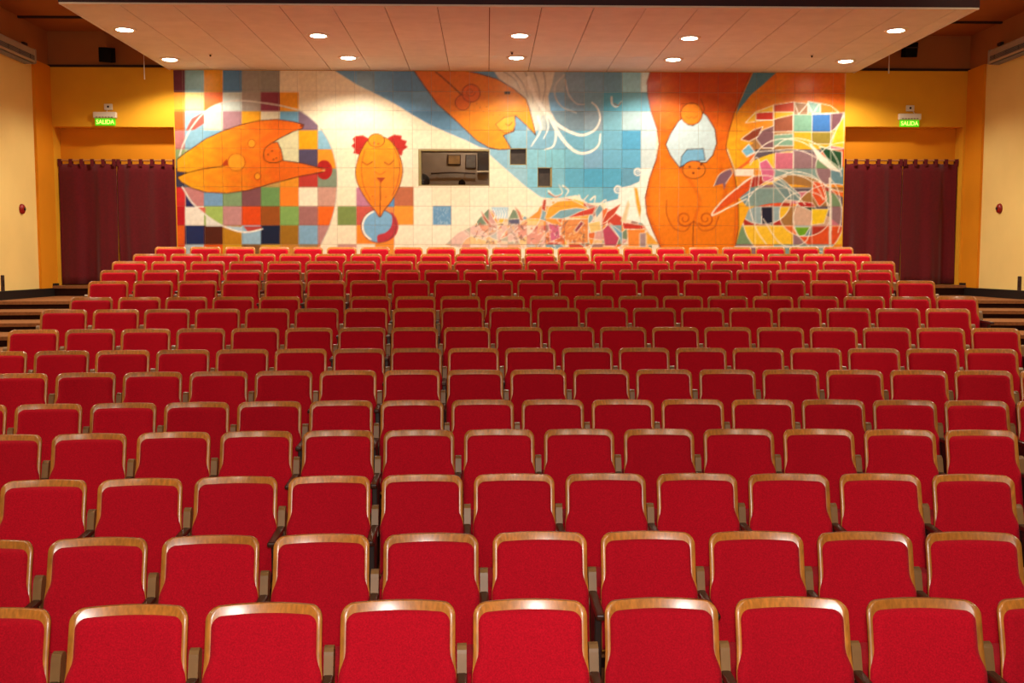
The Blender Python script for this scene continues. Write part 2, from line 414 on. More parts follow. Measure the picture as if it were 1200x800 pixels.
# round lamps on the main ceiling over the front of the hall (above the frame)
hall = [(-5.9, 4.0), (6.6, 4.0), (-5.9, 8.5), (6.6, 8.5), (-5.9, 12.6), (6.6, 12.6)]
hm = None
for k, (X, Y) in enumerate(hall):
    t = empty('ceiling_lamp', (X, Y, ZCEIL))
    tag(t, 'round white lamp fixed to the main ceiling over the front rows', 'light', 'round lamps on the main ceiling')
    if hm is None:
        a = lathe('housing', [(0.10, -0.001), (0.26, -0.001), (0.27, -0.06), (0.25, -0.07), (0.24, -0.07)], 'white_plastic', t, 28)
        b_ = lathe('diffuser', [(0.24, -0.06), (0.23, -0.09), (0.15, -0.12), (0.03, -0.13)], 'hall_glow', t, 28); hm = (a.data, b_.data)
    else:
        link('housing', hm[0], None, t); link('diffuser', hm[1], None, t)
    spot_light('lamp_light', t, (0, 0, -0.16), HALL_W, 100, 0.5, 0.2)
# lamps on a bar over the front of the stage
bar = tag(cyl('lighting_bar', (-3.2, 0.4, ZCEIL - 0.9), (3.9, 0.4, ZCEIL - 0.9), 0.025, 'dark_metal'), 'black lighting bar hung above the stage front', 'lighting bar')
for X in (-3.0, 3.7): cyl('hanger', (X, 0.4, ZCEIL - 0.9), (X, 0.4, ZCEIL), 0.012, 'dark_metal', bar)
for X in (-2.6, 0.35, 3.3):
    t = empty('stage_lamp', (X, 0.4, ZCEIL - 1.15))
    tag(t, 'black stage lamp hanging from the lighting bar', 'light', 'stage lamps on the bar')
    lathe('housing', [(0.02, -0.12), (0.10, -0.12), (0.12, 0.0), (0.13, 0.16), (0.125, 0.16), (0.12, 0.10)], 'black_plastic', t, 20, axis='Y')
    box('clamp', (-0.02, 0.02, -0.02, 0.02, 0.10, 0.224), 'dark_metal', t)
    spot_light('lamp_light', t, (0, 0.2, -0.02), STAGE_W, 110, 0.6, 0.16, aim=(0.0, 0.86, -0.42))

# the photographer's flash just above the lens
fl_ = bpy.data.lights.new('camera_flash', 'SPOT'); fl_.energy = FLASH_W; fl_.color = (1, 0.97, 0.93); fl_.spot_size = R(100); fl_.spot_blend = 0.8; fl_.shadow_soft_size = 0.07
fo = bpy.data.objects.new('camera_flash', fl_); C.objects.link(fo); fo.location = CAM + Vector((0.02, -0.02, 0.16)); fo.rotation_euler = FW.to_track_quat('-Z', 'Y').to_euler()

# ------------------------------------------------------------------ theatre seats
def grid_solid(rows, front, back):
    """rows: list of (z, half width); front/back: f(x,z)->y. returns bmesh of a closed bent sheet"""
    nu = 18; bm = bmesh.new(); A = []; B = []
    for z, w in rows:
        A.append([bm.verts.new((w * (2 * i / nu - 1), front(w * (2 * i / nu - 1), z, w), z)) for i in range(nu + 1)])
        B.append([bm.verts.new((w * (2 * i / nu - 1), back(w * (2 * i / nu - 1), z, w), z)) for i in range(nu + 1)])
    for j in range(len(rows) - 1):
        for i in range(nu):
            bm.faces.new((A[j][i], A[j][i + 1], A[j + 1][i + 1], A[j + 1][i]))
            bm.faces.new((B[j][i], B[j + 1][i], B[j + 1][i + 1], B[j][i + 1]))
        bm.faces.new((A[j][0], A[j + 1][0], B[j + 1][0], B[j][0]))
        bm.faces.new((A[j][nu], B[j][nu], B[j + 1][nu], A[j + 1][nu]))
    for i in range(nu):
        bm.faces.new((A[0][i], B[0][i], B[0][i + 1], A[0][i + 1]))
        bm.faces.new((A[-1][i], A[-1][i + 1], B[-1][i + 1], B[-1][i]))
    return bm
W2 = 0.2445; TILT = 0.26; CURVE = 0.053
def base_y(x, z): return (z - TOP) * TILT - CURVE * (x / W2) ** 2 + 0.006 * (max(0.0, z - TOP + 0.07) / 0.07) ** 2 - 0.006
def rounded(zt, zb, wf, r, nz=14, nr=7):
    rows = []
    for k in range(nz + 1):
        z = zb + (zt - r - zb) * k / nz; rows.append((z, wf(z)))
    for k in range(1, nr + 1):
        a = math.pi / 2 * k / nr; z = zt - r + r * math.sin(a)
        rows.append((z, wf(z) - r + r * math.cos(a)))
    return rows
def w_shell(z):
    t = min(max((TOP - 0.20 - z) / 0.10, 0), 1); t = t * t * (3 - 2 * t)
    return W2 - 0.004 + 0.006 * t
shell_rows = rounded(TOP, 0.28, w_shell, 0.048)
bm = grid_solid(shell_rows, lambda x, z, w: base_y(x, z), lambda x, z, w: base_y(x, z) + 0.02)
es = [e for e in bm.edges if len(e.link_faces) == 2 and e.calc_face_angle(0) > 1.0]
bmesh.ops.bevel(bm, geom=es, offset=0.0035, segments=2, affect='EDGES', profile=0.5)
SHELL = to_mesh(bm, 'back_shell', True, 'veneer')
PT = TOP - 0.036
def w_pad(z):
    t = min(max((TOP - 0.185 - z) / 0.10, 0), 1); t = t * t * (3 - 2 * t)
    return W2 - 0.026 + 0.027 * t
pad_rows = rounded(PT, 0.29, w_pad, 0.04, nz=22, nr=8)
def th(x, z, w):
    d = min(w - abs(x), max(0, PT - z), max(0, z - 0.29)); k = min(d / 0.016, 1.0)
    bulge = 0.008 * (1 - (x / W2) ** 2)
    return 0.003 + 0.017 * math.sqrt(max(0, 1 - (1 - k) ** 2)) + bulge * k
bm = grid_solid(pad_rows, lambda x, z, w: base_y(x, z) - th(x, z, w), lambda x, z, w: base_y(x, z) + 0.004)
PAD = to_mesh(bm, 'back_pad', True, 'velvet')
bm = bmesh.new(); add_box(bm, -0.232, 0.232, -0.60, -0.19, 0.252, 0.332, 0.03, 4)
CUSH = to_mesh(bm, 'seat_cushion', True, 'velvet')
bm = bmesh.new(); add_box(bm, -0.225, 0.225, -0.58, -0.16, 0.23, 0.2525, 0.006, 1)
PAN = to_mesh(bm, 'seat_pan', False, 'veneer')
HP = PITCH_M / 2
def bracket_mesh():
    bm = bmesh.new(); prof = []
    # side profile leaning with the back, rounded top
    for y, z in ((-0.115, 0.50), (-0.075, 0.50 + 0.14), (-0.07, 0.655), (-0.055, 0.668), (-0.035, 0.672), (-0.012, 0.66), (-0.005, 0.64), (-0.04, 0.50)):
        prof.append((y - 0.015, z))
    L = [bm.verts.new((HP - 0.020, y, z)) for y, z in prof]; Rr = [bm.verts.new((HP + 0.020, y, z)) for y, z in prof]
    bm.faces.new(L); bm.faces.new(Rr)
    for i in range(len(prof)):
        j = (i + 1) % len(prof); bm.faces.new((L[i], L[j], Rr[j], Rr[i]))
    return to_mesh(bm, 'side_bracket', False, 'bracket_metal')
BRACK = bracket_mesh()
bm = bmesh.new(); add_box(bm, HP - 0.0225, HP + 0.0225, -0.47, -0.085, 0.535, 0.566, 0.010, 2)
ARM = to_mesh(bm, 'armrest', False, 'arm_wood')
bm = bmesh.new()
add_box(bm, HP - 0.018, HP + 0.018, -0.36, -0.10, 0.012, 0.535, 0.006, 1)
add_box(bm, HP - 0.022, HP + 0.022, -0.42, -0.04, 0.0, 0.014, 0.003, 1)
LEG = to_mesh(bm, 'leg', False, 'dark_metal')
MIRR = {}
def mirrored(me):
    if me.name not in MIRR:
        c = me.copy(); c.transform(Matrix.Scale(-1, 4, (1, 0, 0))); c.flip_normals(); MIRR[me.name] = c
    return MIRR[me.name]
ORD = ['', 'first', 'second', 'third', 'fourth', 'fifth', 'sixth', 'seventh', 'eighth', 'ninth', 'tenth', 'eleventh', 'twelfth', 'thirteenth', 'fourteenth', 'fifteenth']
NSEAT = 0; RES = []
for n, (ty, p, w, xs_) in enumerate(ROWS):
    from_mural = 15 - n
    N = len(xs_)
    raw = []
    for xl in xs_:
        X = 0.0
        for _ in range(4):
            Y = arc_y(ROW_Y[n], X); X = at_y(xl + w / 2, ty, Y).x
        raw.append(X)
    bb = sum((i - (N - 1) / 2) * X for i, X in enumerate(raw)) / sum((i - (N - 1) / 2) ** 2 for i in range(N))
    mid = sum(raw) / N; bb = max(bb, 0.541); RES.append(round(bb, 4))
    for i in range(N):
        X = mid + bb * (i - (N - 1) / 2)
        Y = arc_y(ROW_Y[n], X) + 0.038
        rz = -(X - 0.35) / ARC
        s = empty('theatre_seat', (X, Y, STEP_Z[n]), rz)
        if n >= 7:
            a, side = (i + 1, 'checkered-disc') if i < N / 2 else (N - i, 'mosaic-fan')
            lab = 'red theatre seat, %s row from the mural, %s from the %s side aisle' % (ORD[from_mural], ORD[a], side)
            grp = 'theatre seats of the %s row from the mural' % ORD[from_mural]
        else:
            lab = 'red theatre seat with wooden rim in the %s row from the mural' % ORD[from_mural]
            grp = 'theatre seats of the %s row from the mural' % ORD[from_mural]
        tag(s, lab, 'seat', grp)
        def part(nm, me, par):
            o = bpy.data.objects.new(nm, me); C.objects.link(o); o.parent = par; return o
        br = part('backrest', SHELL, s); br.rotation_euler = (random.uniform(-0.012, 0.012), 0, 0)
        part('back_pad', PAD, br)
        part('seat_cushion', CUSH, part('seat_pan', PAN, s))
        for nm, me in (('side_bracket', BRACK), ('armrest', ARM), ('leg', LEG)): part(nm, me, s)
        if i == 0:
            for nm, me in (('side_bracket', BRACK), ('armrest', ARM), ('leg', LEG)):
                o = bpy.data.objects.new(nm, mirrored(me)); C.objects.link(o); o.parent = s
        NSEAT += 1

# ------------------------------------------------------------------ tile mural: paint is laid out on a flat canvas, then stored on every tile
MX0, MX1, MY0, MY1, SS = 200, 996, 78, 314, 3
cw, ch = (MX1 - MX0) * SS, (MY1 - MY0) * SS
canvas = np.zeros((ch, cw, 3), dtype=np.float32)
GX = MX0 + (np.arange(cw) + 0.5) / SS; GY = MY0 + (np.arange(ch) + 0.5) / SS
TW, TX, TY = 22.26, 216.6, 85.7
rng = np.random.RandomState(11)
def ctr(pts, n=6):
    pts = np.array(pts, dtype=float); out = []; m = len(pts)
    for i in range(m):
        p0, p1_, p2_, p3 = pts[i - 1], pts[i], pts[(i + 1) % m], pts[(i + 2) % m]
        for k in range(n):
            t = k / n
            out.append(0.5 * ((2 * p1_) + (-p0 + p2_) * t + (2 * p0 - 5 * p1_ + 4 * p2_ - p3) * t * t + (-p0 + 3 * p1_ - 3 * p2_ + p3) * t ** 3))
    return np.array(out)
def ctr_open(pts, n=6):
    pts = [tuple(2 * np.array(pts[0]) - np.array(pts[1]))] + list(pts) + [tuple(2 * np.array(pts[-1]) - np.array(pts[-2]))]
    pts = np.array(pts, dtype=float); out = []
    for i in range(1, len(pts) - 2):
        p0, p1_, p2_, p3 = pts[i - 1], pts[i], pts[i + 1], pts[i + 2]
        for k in range(n):
            t = k / n
            out.append(0.5 * ((2 * p1_) + (-p0 + p2_) * t + (2 * p0 - 5 * p1_ + 4 * p2_ - p3) * t * t + (-p0 + 3 * p1_ - 3 * p2_ + p3) * t ** 3))
    out.append(pts[-2]); return np.array(out)
def window(pts, pad=0):
    i0 = max(0, int((pts[:, 0].min() - pad - MX0) * SS) - 1); i1 = min(cw, int((pts[:, 0].max() + pad - MX0) * SS) + 2)
    j0 = max(0, int((pts[:, 1].min() - pad - MY0) * SS) - 1); j1 = min(ch, int((pts[:, 1].max() + pad - MY0) * SS) + 2)
    return i0, i1, j0, j1
def inside(pts, gx, gy):
    m = np.zeros((len(gy), len(gx)), bool); n = len(pts)
    X_, Y_ = gx[None, :], gy[:, None]
    for i in range(n):
        (xa, ya), (xb, yb) = pts[i], pts[(i + 1) % n]
        if ya == yb: continue
        c = ((ya > Y_) != (yb > Y_)) & (X_ < (xb - xa) * (Y_ - ya) / (yb - ya) + xa)
        m ^= c
    return m
def fill(pts, col, smooth=False, alpha=1.0, clip=None):
    pts = ctr(pts) if smooth else np.array(pts, dtype=float)
    i0, i1, j0, j1 = window(pts)
    if i1 <= i0 or j1 <= j0: return
    m = inside(pts, GX[i0:i1], GY[j0:j1])
    if clip is not None: m &= clip[j0:j1, i0:i1]
    sub = canvas[j0:j1, i0:i1]
    if callable(col):
        c = col(np.broadcast_to(GX[None, i0:i1], m.shape), np.broadcast_to(GY[j0:j1, None], m.shape))
        sub[m] = sub[m] * (1 - alpha) + c[m] * alpha
    else:
        sub[m] = sub[m] * (1 - alpha) + np.array(col, dtype=np.float32) * alpha
def mask(pts, smooth=False):
    pts = ctr(pts) if smooth else np.array(pts, dtype=float)
    m = np.zeros((ch, cw), bool); i0, i1, j0, j1 = window(pts)
    m[j0:j1, i0:i1] = inside(pts, GX[i0:i1], GY[j0:j1]); return m
def stroke(pts, col, w0, w1=None, smooth=True, alpha=1.0, clip=None):
    w1 = w0 if w1 is None else w1
    pts = ctr_open(pts) if smooth and len(pts) > 2 else np.array(pts, dtype=float)
    wm = max(w0, w1); i0, i1, j0, j1 = window(pts, wm)
    if i1 <= i0 or j1 <= j0: return
    X_, Y_ = GX[None, i0:i1], GY[j0:j1, None]
    m = np.zeros((j1 - j0, i1 - i0), bool); n = len(pts)
    for k in range(n - 1):
        a, b_ = pts[k], pts[k + 1]; d = b_ - a; L = max(1e-6, d.dot(d)); w = w0 + (w1 - w0) * k / max(1, n - 1)
        t = np.clip(((X_ - a[0]) * d[0] + (Y_ - a[1]) * d[1]) / L, 0, 1)
        m |= (X_ - a[0] - t * d[0]) ** 2 + (Y_ - a[1] - t * d[1]) ** 2 < (w / 2) ** 2
    if clip is not None: m &= clip[j0:j1, i0:i1]
    sub = canvas[j0:j1, i0:i1]; sub[m] = sub[m] * (1 - alpha) + np.array(col, dtype=np.float32) * alpha
def ell(cx, cy, rx, ry, n=28, a0=0, a1=360):
    return [(cx + rx * math.cos(R(a0 + (a1 - a0) * k / n)), cy + ry * math.sin(R(a0 + (a1 - a0) * k / n))) for k in range(n + (a1 - a0 < 360))]
def spiral(cx, cy, r, turns=1.6, ph=0, sx=1):
    return [(cx + sx * r * (1 - 0.8 * k / 24) * math.cos(ph + turns * 2 * math.pi * k / 24), cy + r * (1 - 0.8 * k / 24) * math.sin(ph + turns * 2 * math.pi * k / 24)) for k in range(25)]
def tile(c, r, col):
    x0, y0 = TX + TW * c, TY + 22.3 * r
    fill([(x0, y0), (x0 + TW, y0), (x0 + TW, y0 + 22.3), (x0, y0 + 22.3)], col)
A = lambda *q: [(200 + u / 3.635, 80 + v / 3.635) for u, v in q]
B = lambda *q: [(380 + u / 3.636, 80 + v / 3.636) for u, v in q]
D = lambda *q: [(560 + u / 3.636, 80 + v / 3.636) for u, v in q]
E = lambda *q: [(740 + u / 3.635, 80 + v / 3.635) for u, v in q]
CREAM = (250, 236, 205); WHITE = (252, 246, 232); LINE = (70, 38, 22)
canvas[:] = CREAM
for c in range(-1, 36):
    for r in range(0, 11):
        j = rng.uniform(-4, 4); tile(c, r, (CREAM[0] + j * .4, CREAM[1] + j, CREAM[2] + j * 1.6))
# --- checkered disc with its own tile colours
G = {0: [(84, 34, 48), (112, 152, 164), (240, 140, 32), (70, 116, 160), (132, 130, 122), (124, 124, 118)],
     1: [(236, 126, 40), (214, 190, 122), (224, 92, 28), (170, 182, 178), (142, 132, 122), (116, 46, 62), (240, 132, 32)],
     2: [(184, 98, 42), (146, 188, 208), (226, 224, 204), (176, 132, 142), (246, 172, 34), (226, 216, 184), (112, 166, 196), (132, 108, 128)],
     3: [(190, 120, 120), (140, 188, 212), (132, 184, 212), (150, 170, 150), (240, 150, 40), (222, 214, 176), (220, 214, 170), (246, 166, 26), (142, 192, 216)],
     4: [(142, 162, 112), (170, 190, 150), (200, 120, 60), (240, 140, 40), (240, 140, 40), (200, 190, 150), (220, 216, 172), (86, 76, 102), (246, 152, 42)],
     5: [(62, 62, 92), (90, 130, 150), (240, 140, 40), (240, 140, 40), (150, 120, 100), (200, 160, 90), (236, 152, 42), (192, 62, 52), (132, 146, 122)],
     6: [(216, 48, 52), (202, 134, 134), (122, 166, 206), (132, 162, 118), (132, 82, 88), (112, 156, 92), (246, 136, 42), (244, 236, 208), (206, 156, 138)],
     7: [(192, 24, 38), (246, 240, 226), (166, 196, 102), (196, 142, 142), (226, 78, 28), (156, 82, 32), (132, 172, 92), (166, 112, 108), (240, 108, 32)],
     8: [(230, 94, 32), (32, 46, 96), (86, 36, 26), (190, 132, 32), (152, 192, 216), (26, 36, 62), (160, 112, 32), (132, 176, 206), (190, 136, 132)],
     9: [(228, 80, 30), (180, 200, 210), (226, 92, 30), (216, 160, 40), (130, 90, 50), (220, 170, 60), (206, 140, 60), (160, 130, 90), (220, 120, 60)]}
right = A((464, 0), (545, 0), (545, 172), (595, 212), (640, 258), (675, 315), (697, 380), (708, 450), (706, 530), (697, 600), (676, 672), (640, 750), (600, 840), (-40, 840), (-40, 0))
rm = mask(right)
for r, cols in G.items():
    for k, col in enumerate(cols):
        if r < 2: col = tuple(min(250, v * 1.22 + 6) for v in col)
        c = k - 1; x0, y0 = TX + TW * c, TY + 22.3 * r
        if c < 0: x0, xw = 200, TX - 200
        else: xw = TW
        y0b = 78 if r == 0 else y0
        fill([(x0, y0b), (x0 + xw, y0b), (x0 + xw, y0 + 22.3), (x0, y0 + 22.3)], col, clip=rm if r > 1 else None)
# slivers where the white circle cuts the tiles
fill(A((64, 265), (90, 215), (142, 186), (142, 235), (100, 262)), (214, 96, 84)); fill(A((142, 183), (221, 145), (221, 183)), (226, 236, 240))
fill(A((66, 590), (66, 530), (110, 590)), (40, 46, 104)); fill(A((110, 592), (148, 592), (148, 628)), (226, 112, 90)); fill(A((150, 628), (228, 672), (150, 672)), (236, 236, 226))
fill(A((228, 672), (308, 697), (308, 675)), (180, 208, 226)); fill(A((308, 672), (388, 672), (388, 688), (330, 697)), (186, 70, 66))
stroke(A((38, 372), (55, 320), (90, 250), (150, 182), (220, 146), (300, 138), (400, 148), (480, 162), (545, 178)), (232, 226, 216), 1.7)
stroke(A((50, 505), (90, 570), (150, 625), (210, 665), (280, 692), (330, 697), (390, 685)), (244, 240, 230), 2.0)
stroke(A((545, 178), (595, 212), (640, 258), (675, 315), (697, 380), (708, 450), (706, 530), (697, 600), (676, 672), (640, 750)), (200, 190, 176), 1.0)
fill(ell(380, 199, 9.4, 11.5), (178, 34, 30))
# --- long two-part orange figure
def orange(x0, y0, x1, y1, ca=(246, 172, 34), cb=(234, 108, 26)):
    ca = np.array(ca, dtype=np.float32); cb = np.array(cb, dtype=np.float32); d = np.array((x1 - x0, y1 - y0), dtype=float); L = d.dot(d)
    def f(X_, Y_):
        t = ((X_ - x0) * d[0] + (Y_ - y0) * d[1]) / L + 0.16 * np.sin(X_ * 0.23 + np.sin(Y_ * 0.19) * 2) * np.cos(Y_ * 0.27)
        t = np.clip(t, 0, 1)[..., None]; return (ca * (1 - t) + cb * t).astype(np.float32)
    return f
fig1 = [(28, 388), (60, 362), (100, 335), (150, 300), (220, 268), (300, 240), (380, 222), (450, 217), (520, 227), (568, 240), (562, 256), (520, 270), (465, 298), (430, 318), (455, 314), (470, 345), (480, 393), (560, 404), (657, 430), (650, 441), (560, 458), (480, 478), (420, 494), (330, 520), (240, 532), (150, 528), (90, 510), (45, 484), (28, 464), (70, 444), (28, 440)]
fill(A(*fig1), orange(215, 190, 320, 195))
stroke(A(*(fig1 + [fig1[0]])), LINE, 0.9, smooth=False)
stroke(A((28, 462), (70, 446), (130, 430), (200, 420), (240, 412)), LINE, 0.9)
for q, rx, ry in (((280, 400), 37, 37), ((345, 320), 16, 17), ((370, 460), 13, 14)):
    c = A(q)[0]; fill(ell(c[0], c[1], rx / 3.635, ry / 3.635), (245, 160, 40)); stroke(ell(c[0], c[1], rx / 3.635, ry / 3.635) + [ell(c[0], c[1], rx / 3.635, ry / 3.635)[0]], (170, 70, 20), 0.8)
fill(A((215, 412), (240, 385), (246, 415)), (178, 60, 24))
stroke(A((430, 318), (400, 345), (398, 385), (425, 402), (465, 398), (478, 388)), LINE, 0.8)
for q in ((415, 368), (450, 382), (432, 352), (438, 388)): fill(ell(*A(q)[0], 1.2, 1.0, 8), (120, 50, 20))
fill(ell(*A((558, 245))[0], 2.2, 1.8, 10), (150, 60, 30)); fill(ell(*A((652, 434))[0], 2.0, 1.6, 10), (226, 150, 90))
# --- drop-shaped orange face with red ruffles, tiles and ball behind
fill(B((137, 508), (217, 508), (217, 588), (137, 588)), (192, 124, 152)); fill(B((298, 506), (380, 506), (380, 586), (298, 586)), (190, 106, 68))
fill(B((137, 588), (217, 588), (217, 666), (137, 666)), (206, 88, 74)); fill(B((298, 586), (380, 586), (380, 666), (298, 666)), (240, 152, 42))
fill(B((217, 560), (298, 560), (298, 666), (217, 666)), (228, 140, 70)); fill(B((137, 666), (298, 666), (298, 748), (137, 748)), (246, 142, 42))
fill(B((217, 748), (298, 748), (298, 830), (217, 830)), (240, 150, 50)); fill(B((57, 750), (137, 750), (137, 830), (57, 830)), (206, 150, 140))
fill(B((57, 588), (137, 588), (137, 668), (57, 668)), (126, 146, 78)); fill(B((270, 590), (298, 550), (298, 590)), (90, 150, 200))
bc = B((232, 672))[0]
fill(ell(bc[0], bc[1], 20.3, 19.2), (126, 178, 216))
fill(B((285, 612), (308, 640), (315, 680), (300, 716), (265, 738), (230, 741), (228, 712), (260, 700), (284, 676), (290, 642)), (192, 52, 62), True)
stroke(ell(bc[0], bc[1], 19, 18, 20, 120, 250), WHITE, 2.6); stroke(ell(bc[0], bc[1], 20.5, 19.4, 40, 0, 359), (120, 60, 50), 0.8)
fill(B((190, 300), (165, 285), (135, 288), (120, 300), (128, 318), (115, 331), (130, 344), (124, 361), (150, 369), (175, 345), (187, 320)), (190, 42, 34))
fill(B((272, 295), (300, 282), (330, 287), (328, 302), (353, 310), (345, 325), (356, 335), (335, 350), (330, 373), (310, 360), (290, 325), (275, 310)), (190, 42, 34))
face = [(192, 300), (222, 292), (262, 296), (300, 330), (325, 385), (334, 440), (321, 500), (290, 560), (255, 605), (237, 633), (215, 605), (180, 560), (146, 500), (133, 450), (140, 400), (160, 345)]
fill(B(*face), orange(440, 160, 440, 245, (246, 160, 26), (238, 132, 22)), True); stroke([tuple(q) for q in ctr(B(*face))], (110, 50, 16), 0.9, smooth=False)
hc = B((222, 307))[0]; fill(ell(hc[0], hc[1], 9.6, 7.8), (244, 152, 28)); stroke(ell(hc[0], hc[1], 9.6, 7.8, 30, 0, 359), (130, 60, 16), 0.8)
stroke(B((172, 350), (158, 420), (168, 500), (196, 560)), (190, 84, 18), 0.9); stroke(B((300, 345), (322, 410), (312, 490), (288, 545)), (190, 84, 18), 0.9)
stroke(B((162, 398), (182, 410), (205, 398)), (150, 60, 16), 1.1); stroke(B((256, 400), (276, 410), (296, 392)), (150, 60, 16), 1.1)
stroke(B((215, 440), (238, 452), (260, 440)), (210, 100, 20), 1.0)
fill(B((223, 466), (260, 466), (241, 488)), (176, 60, 22)); stroke(B((240, 488), (239, 560), (237, 630)), (120, 50, 18), 0.9)
for q in ((205, 545), (262, 548), (212, 318), (230, 322)): fill(ell(*B(q)[0], 1.5, 1.0, 8), (200, 96, 20))
# --- blue diagonal band and sky squares
SKY = {0: {8: (96, 142, 178), 9: (100, 146, 180), 10: (92, 138, 176), 11: (84, 130, 170), 12: (86, 134, 172), 19: (146, 160, 164), 20: (116, 146, 166), 21: (106, 146, 170), 22: (96, 142, 166), 23: (132, 186, 200), 24: (190, 212, 208)},
       1: {20: (112, 142, 162), 21: (106, 146, 166), 22: (76, 150, 176), 23: (96, 160, 180), 24: (92, 152, 176)},
       2: {18: (190, 200, 196), 19: (132, 162, 176), 20: (126, 152, 166), 21: (142, 166, 180), 22: (126, 186, 206), 23: (180, 210, 216), 24: (192, 216, 220)},
       3: {17: (136, 186, 206), 18: (126, 176, 200), 19: (126, 178, 202), 20: (112, 172, 196), 21: (126, 186, 206), 22: (116, 180, 206), 23: (86, 166, 206), 24: (202, 222, 226)},
       4: {16: (142, 190, 210), 17: (150, 196, 210), 18: (136, 196, 212), 19: (130, 196, 212), 20: (120, 186, 206), 21: (126, 176, 206), 22: (112, 180, 210), 23: (102, 176, 210), 24: (206, 222, 222)},
       5: {16: (150, 196, 212), 17: (150, 196, 212), 18: (132, 196, 216), 19: (126, 190, 210), 20: (96, 176, 206), 21: (82, 170, 206), 22: (88, 172, 206), 23: (102, 162, 190), 24: WHITE},
       6: {17: (146, 196, 212), 18: (142, 196, 212), 19: (126, 196, 212), 20: (120, 190, 210), 21: (116, 186, 206), 22: (102, 172, 200), 23: WHITE, 24: WHITE}}
skyshape = B((48, 0), (48, 12), (140, 70), (215, 106), (300, 150), (380, 200), (450, 240), (540, 280), (600, 305), (660, 335), (705, 345)) + D((50, 368), (120, 430), (200, 500), (270, 550), (330, 556), (420, 540), (470, 575), (545, 572), (598, 556), (606, 508), (650, 500), (688, 482), (697, 428), (760, 428), (760, 0))
sm = mask(skyshape)
fill(skyshape, (104, 152, 186))
for r in range(0, 8):
    for c in range(8, 26):
        t = min(1, max(0, (r * 0.8 + (c - 8) * 0.18) / 6.0)); j = rng.uniform(-7, 7)
        col = SKY.get(r, {}).get(c, (78 + 70 * t + j, 126 + 64 * t + j, 168 + 42 * t + j))
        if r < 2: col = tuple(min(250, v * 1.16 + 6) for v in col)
        x0, y0 = TX + TW * c, TY + 22.3 * r
        y0b = 78 if r == 0 else y0
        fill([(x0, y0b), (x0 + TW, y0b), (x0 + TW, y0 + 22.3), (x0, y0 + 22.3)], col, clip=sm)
fill(B((138, 14), (215, 14), (215, 104), (140, 68)), (128, 164, 190), clip=sm)
# white mane and curls
mane = D((60, 0), (330, 0), (318, 60), (300, 120), (310, 180), (335, 228), (300, 200), (272, 200), (252, 250), (245, 284), (225, 180), (205, 130), (150, 85), (90, 44))
fill(mane, (232, 224, 206))
for a, b_ in (((150, 15), (215, 130)), ((200, 15), (235, 150)), ((240, 20), (262, 180)), ((280, 15), (275, 150)), ((110, 14), (180, 90))):
    stroke(D(a, ((a[0] + b_[0]) / 2 + 10, (a[1] + b_[1]) / 2 - 6), b_), (176, 172, 162), 1.6, 0.6)
for q, w0, w1, col in ((((215, 40), (240, 110), (290, 190), (340, 240), (400, 274), (450, 284), (500, 260), (521, 215), (510, 170), (485, 145)), 5.0, 1.2, WHITE),
                  (((300, 195), (340, 270), (385, 330), (430, 360), (480, 355), (515, 325), (522, 280)), 4.6, 1.6, WHITE),
                  (((368, 28), (332, 70), (330, 120), (360, 165), (420, 190)), 2.2, 1.2, (206, 208, 204)),
                  (((372, 50), (386, 110), (420, 150), (455, 155)), 2.4, 1.0, (200, 206, 206)),
                  (((312, 205), (332, 270), (322, 330), (285, 346)), 3.4, 1.4, WHITE),
                  (((255, 205), (268, 260), (228, 332)), 3.4, 1.2, WHITE), (((290, 200), (300, 250), (280, 300)), 2.4, 1.0, WHITE)):
    stroke(D(*q), col, w0, w1)
stroke(D((570, 122), (572, 152), (592, 164), (612, 140)), WHITE, 2.0, 0.8); stroke(D((580, 150), (598, 158), (610, 146)), (150, 90, 60), 0.9)
for cx, cy in ((681, 441), (596, 516)):
    c = D((cx, cy))[0]; fill(ell(c[0], c[1], 4.8, 4.8), WHITE); stroke(spiral(c[0], c[1], 3.4), (110, 160, 190), 0.9)
# --- orange diving figure
fig3 = B((385, 0), (385, 15), (430, 80), (480, 150), (560, 222), (610, 270), (650, 308), (700, 337), (745, 347)) + D((125, 345), (142, 342), (108, 286), (155, 268), (160, 200), (204, 240), (246, 284), (240, 250), (216, 160), (205, 130), (150, 85), (80, 45), (0, 22), (-60, 8), (-60, 0))
fill(fig3, orange(520, 90, 615, 165, (232, 124, 30), (244, 158, 30))); stroke(fig3 + [fig3[0]], LINE, 0.9, smooth=False)
stroke(B((475, 15), (530, 62), (588, 116)), LINE, 1.1)
for q, rr in (((590, 146), 32), ((626, 106), 38)):
    c = B(q)[0]; fill(ell(c[0], c[1], rr / 3.636, rr / 3.636), (230, 106, 34), alpha=0.7); stroke(ell(c[0], c[1], rr / 3.636, rr / 3.636, 30, 0, 359), (150, 62, 20), 0.9)
stroke(spiral(*B((622, 100))[0], 6, 1.3), (170, 76, 24), 0.8)
face3 = D((75, 238), (112, 210), (156, 201), (160, 240), (150, 266), (115, 274), (92, 262))
fill(face3, (246, 168, 52)); stroke(face3 + [face3[0]], (130, 60, 20), 0.8, smooth=False)
stroke(D((118, 236), (132, 244), (146, 230)), (130, 60, 20), 0.8); fill(D((114, 98), (138, 98), (138, 110), (114, 110)), (60, 34, 24))
for k in range(9): fill(ell(*B((650 + k * 14, 150 + (k % 3) * 12 + k * 5))[0], 0.7, 0.7, 6), (150, 70, 24))
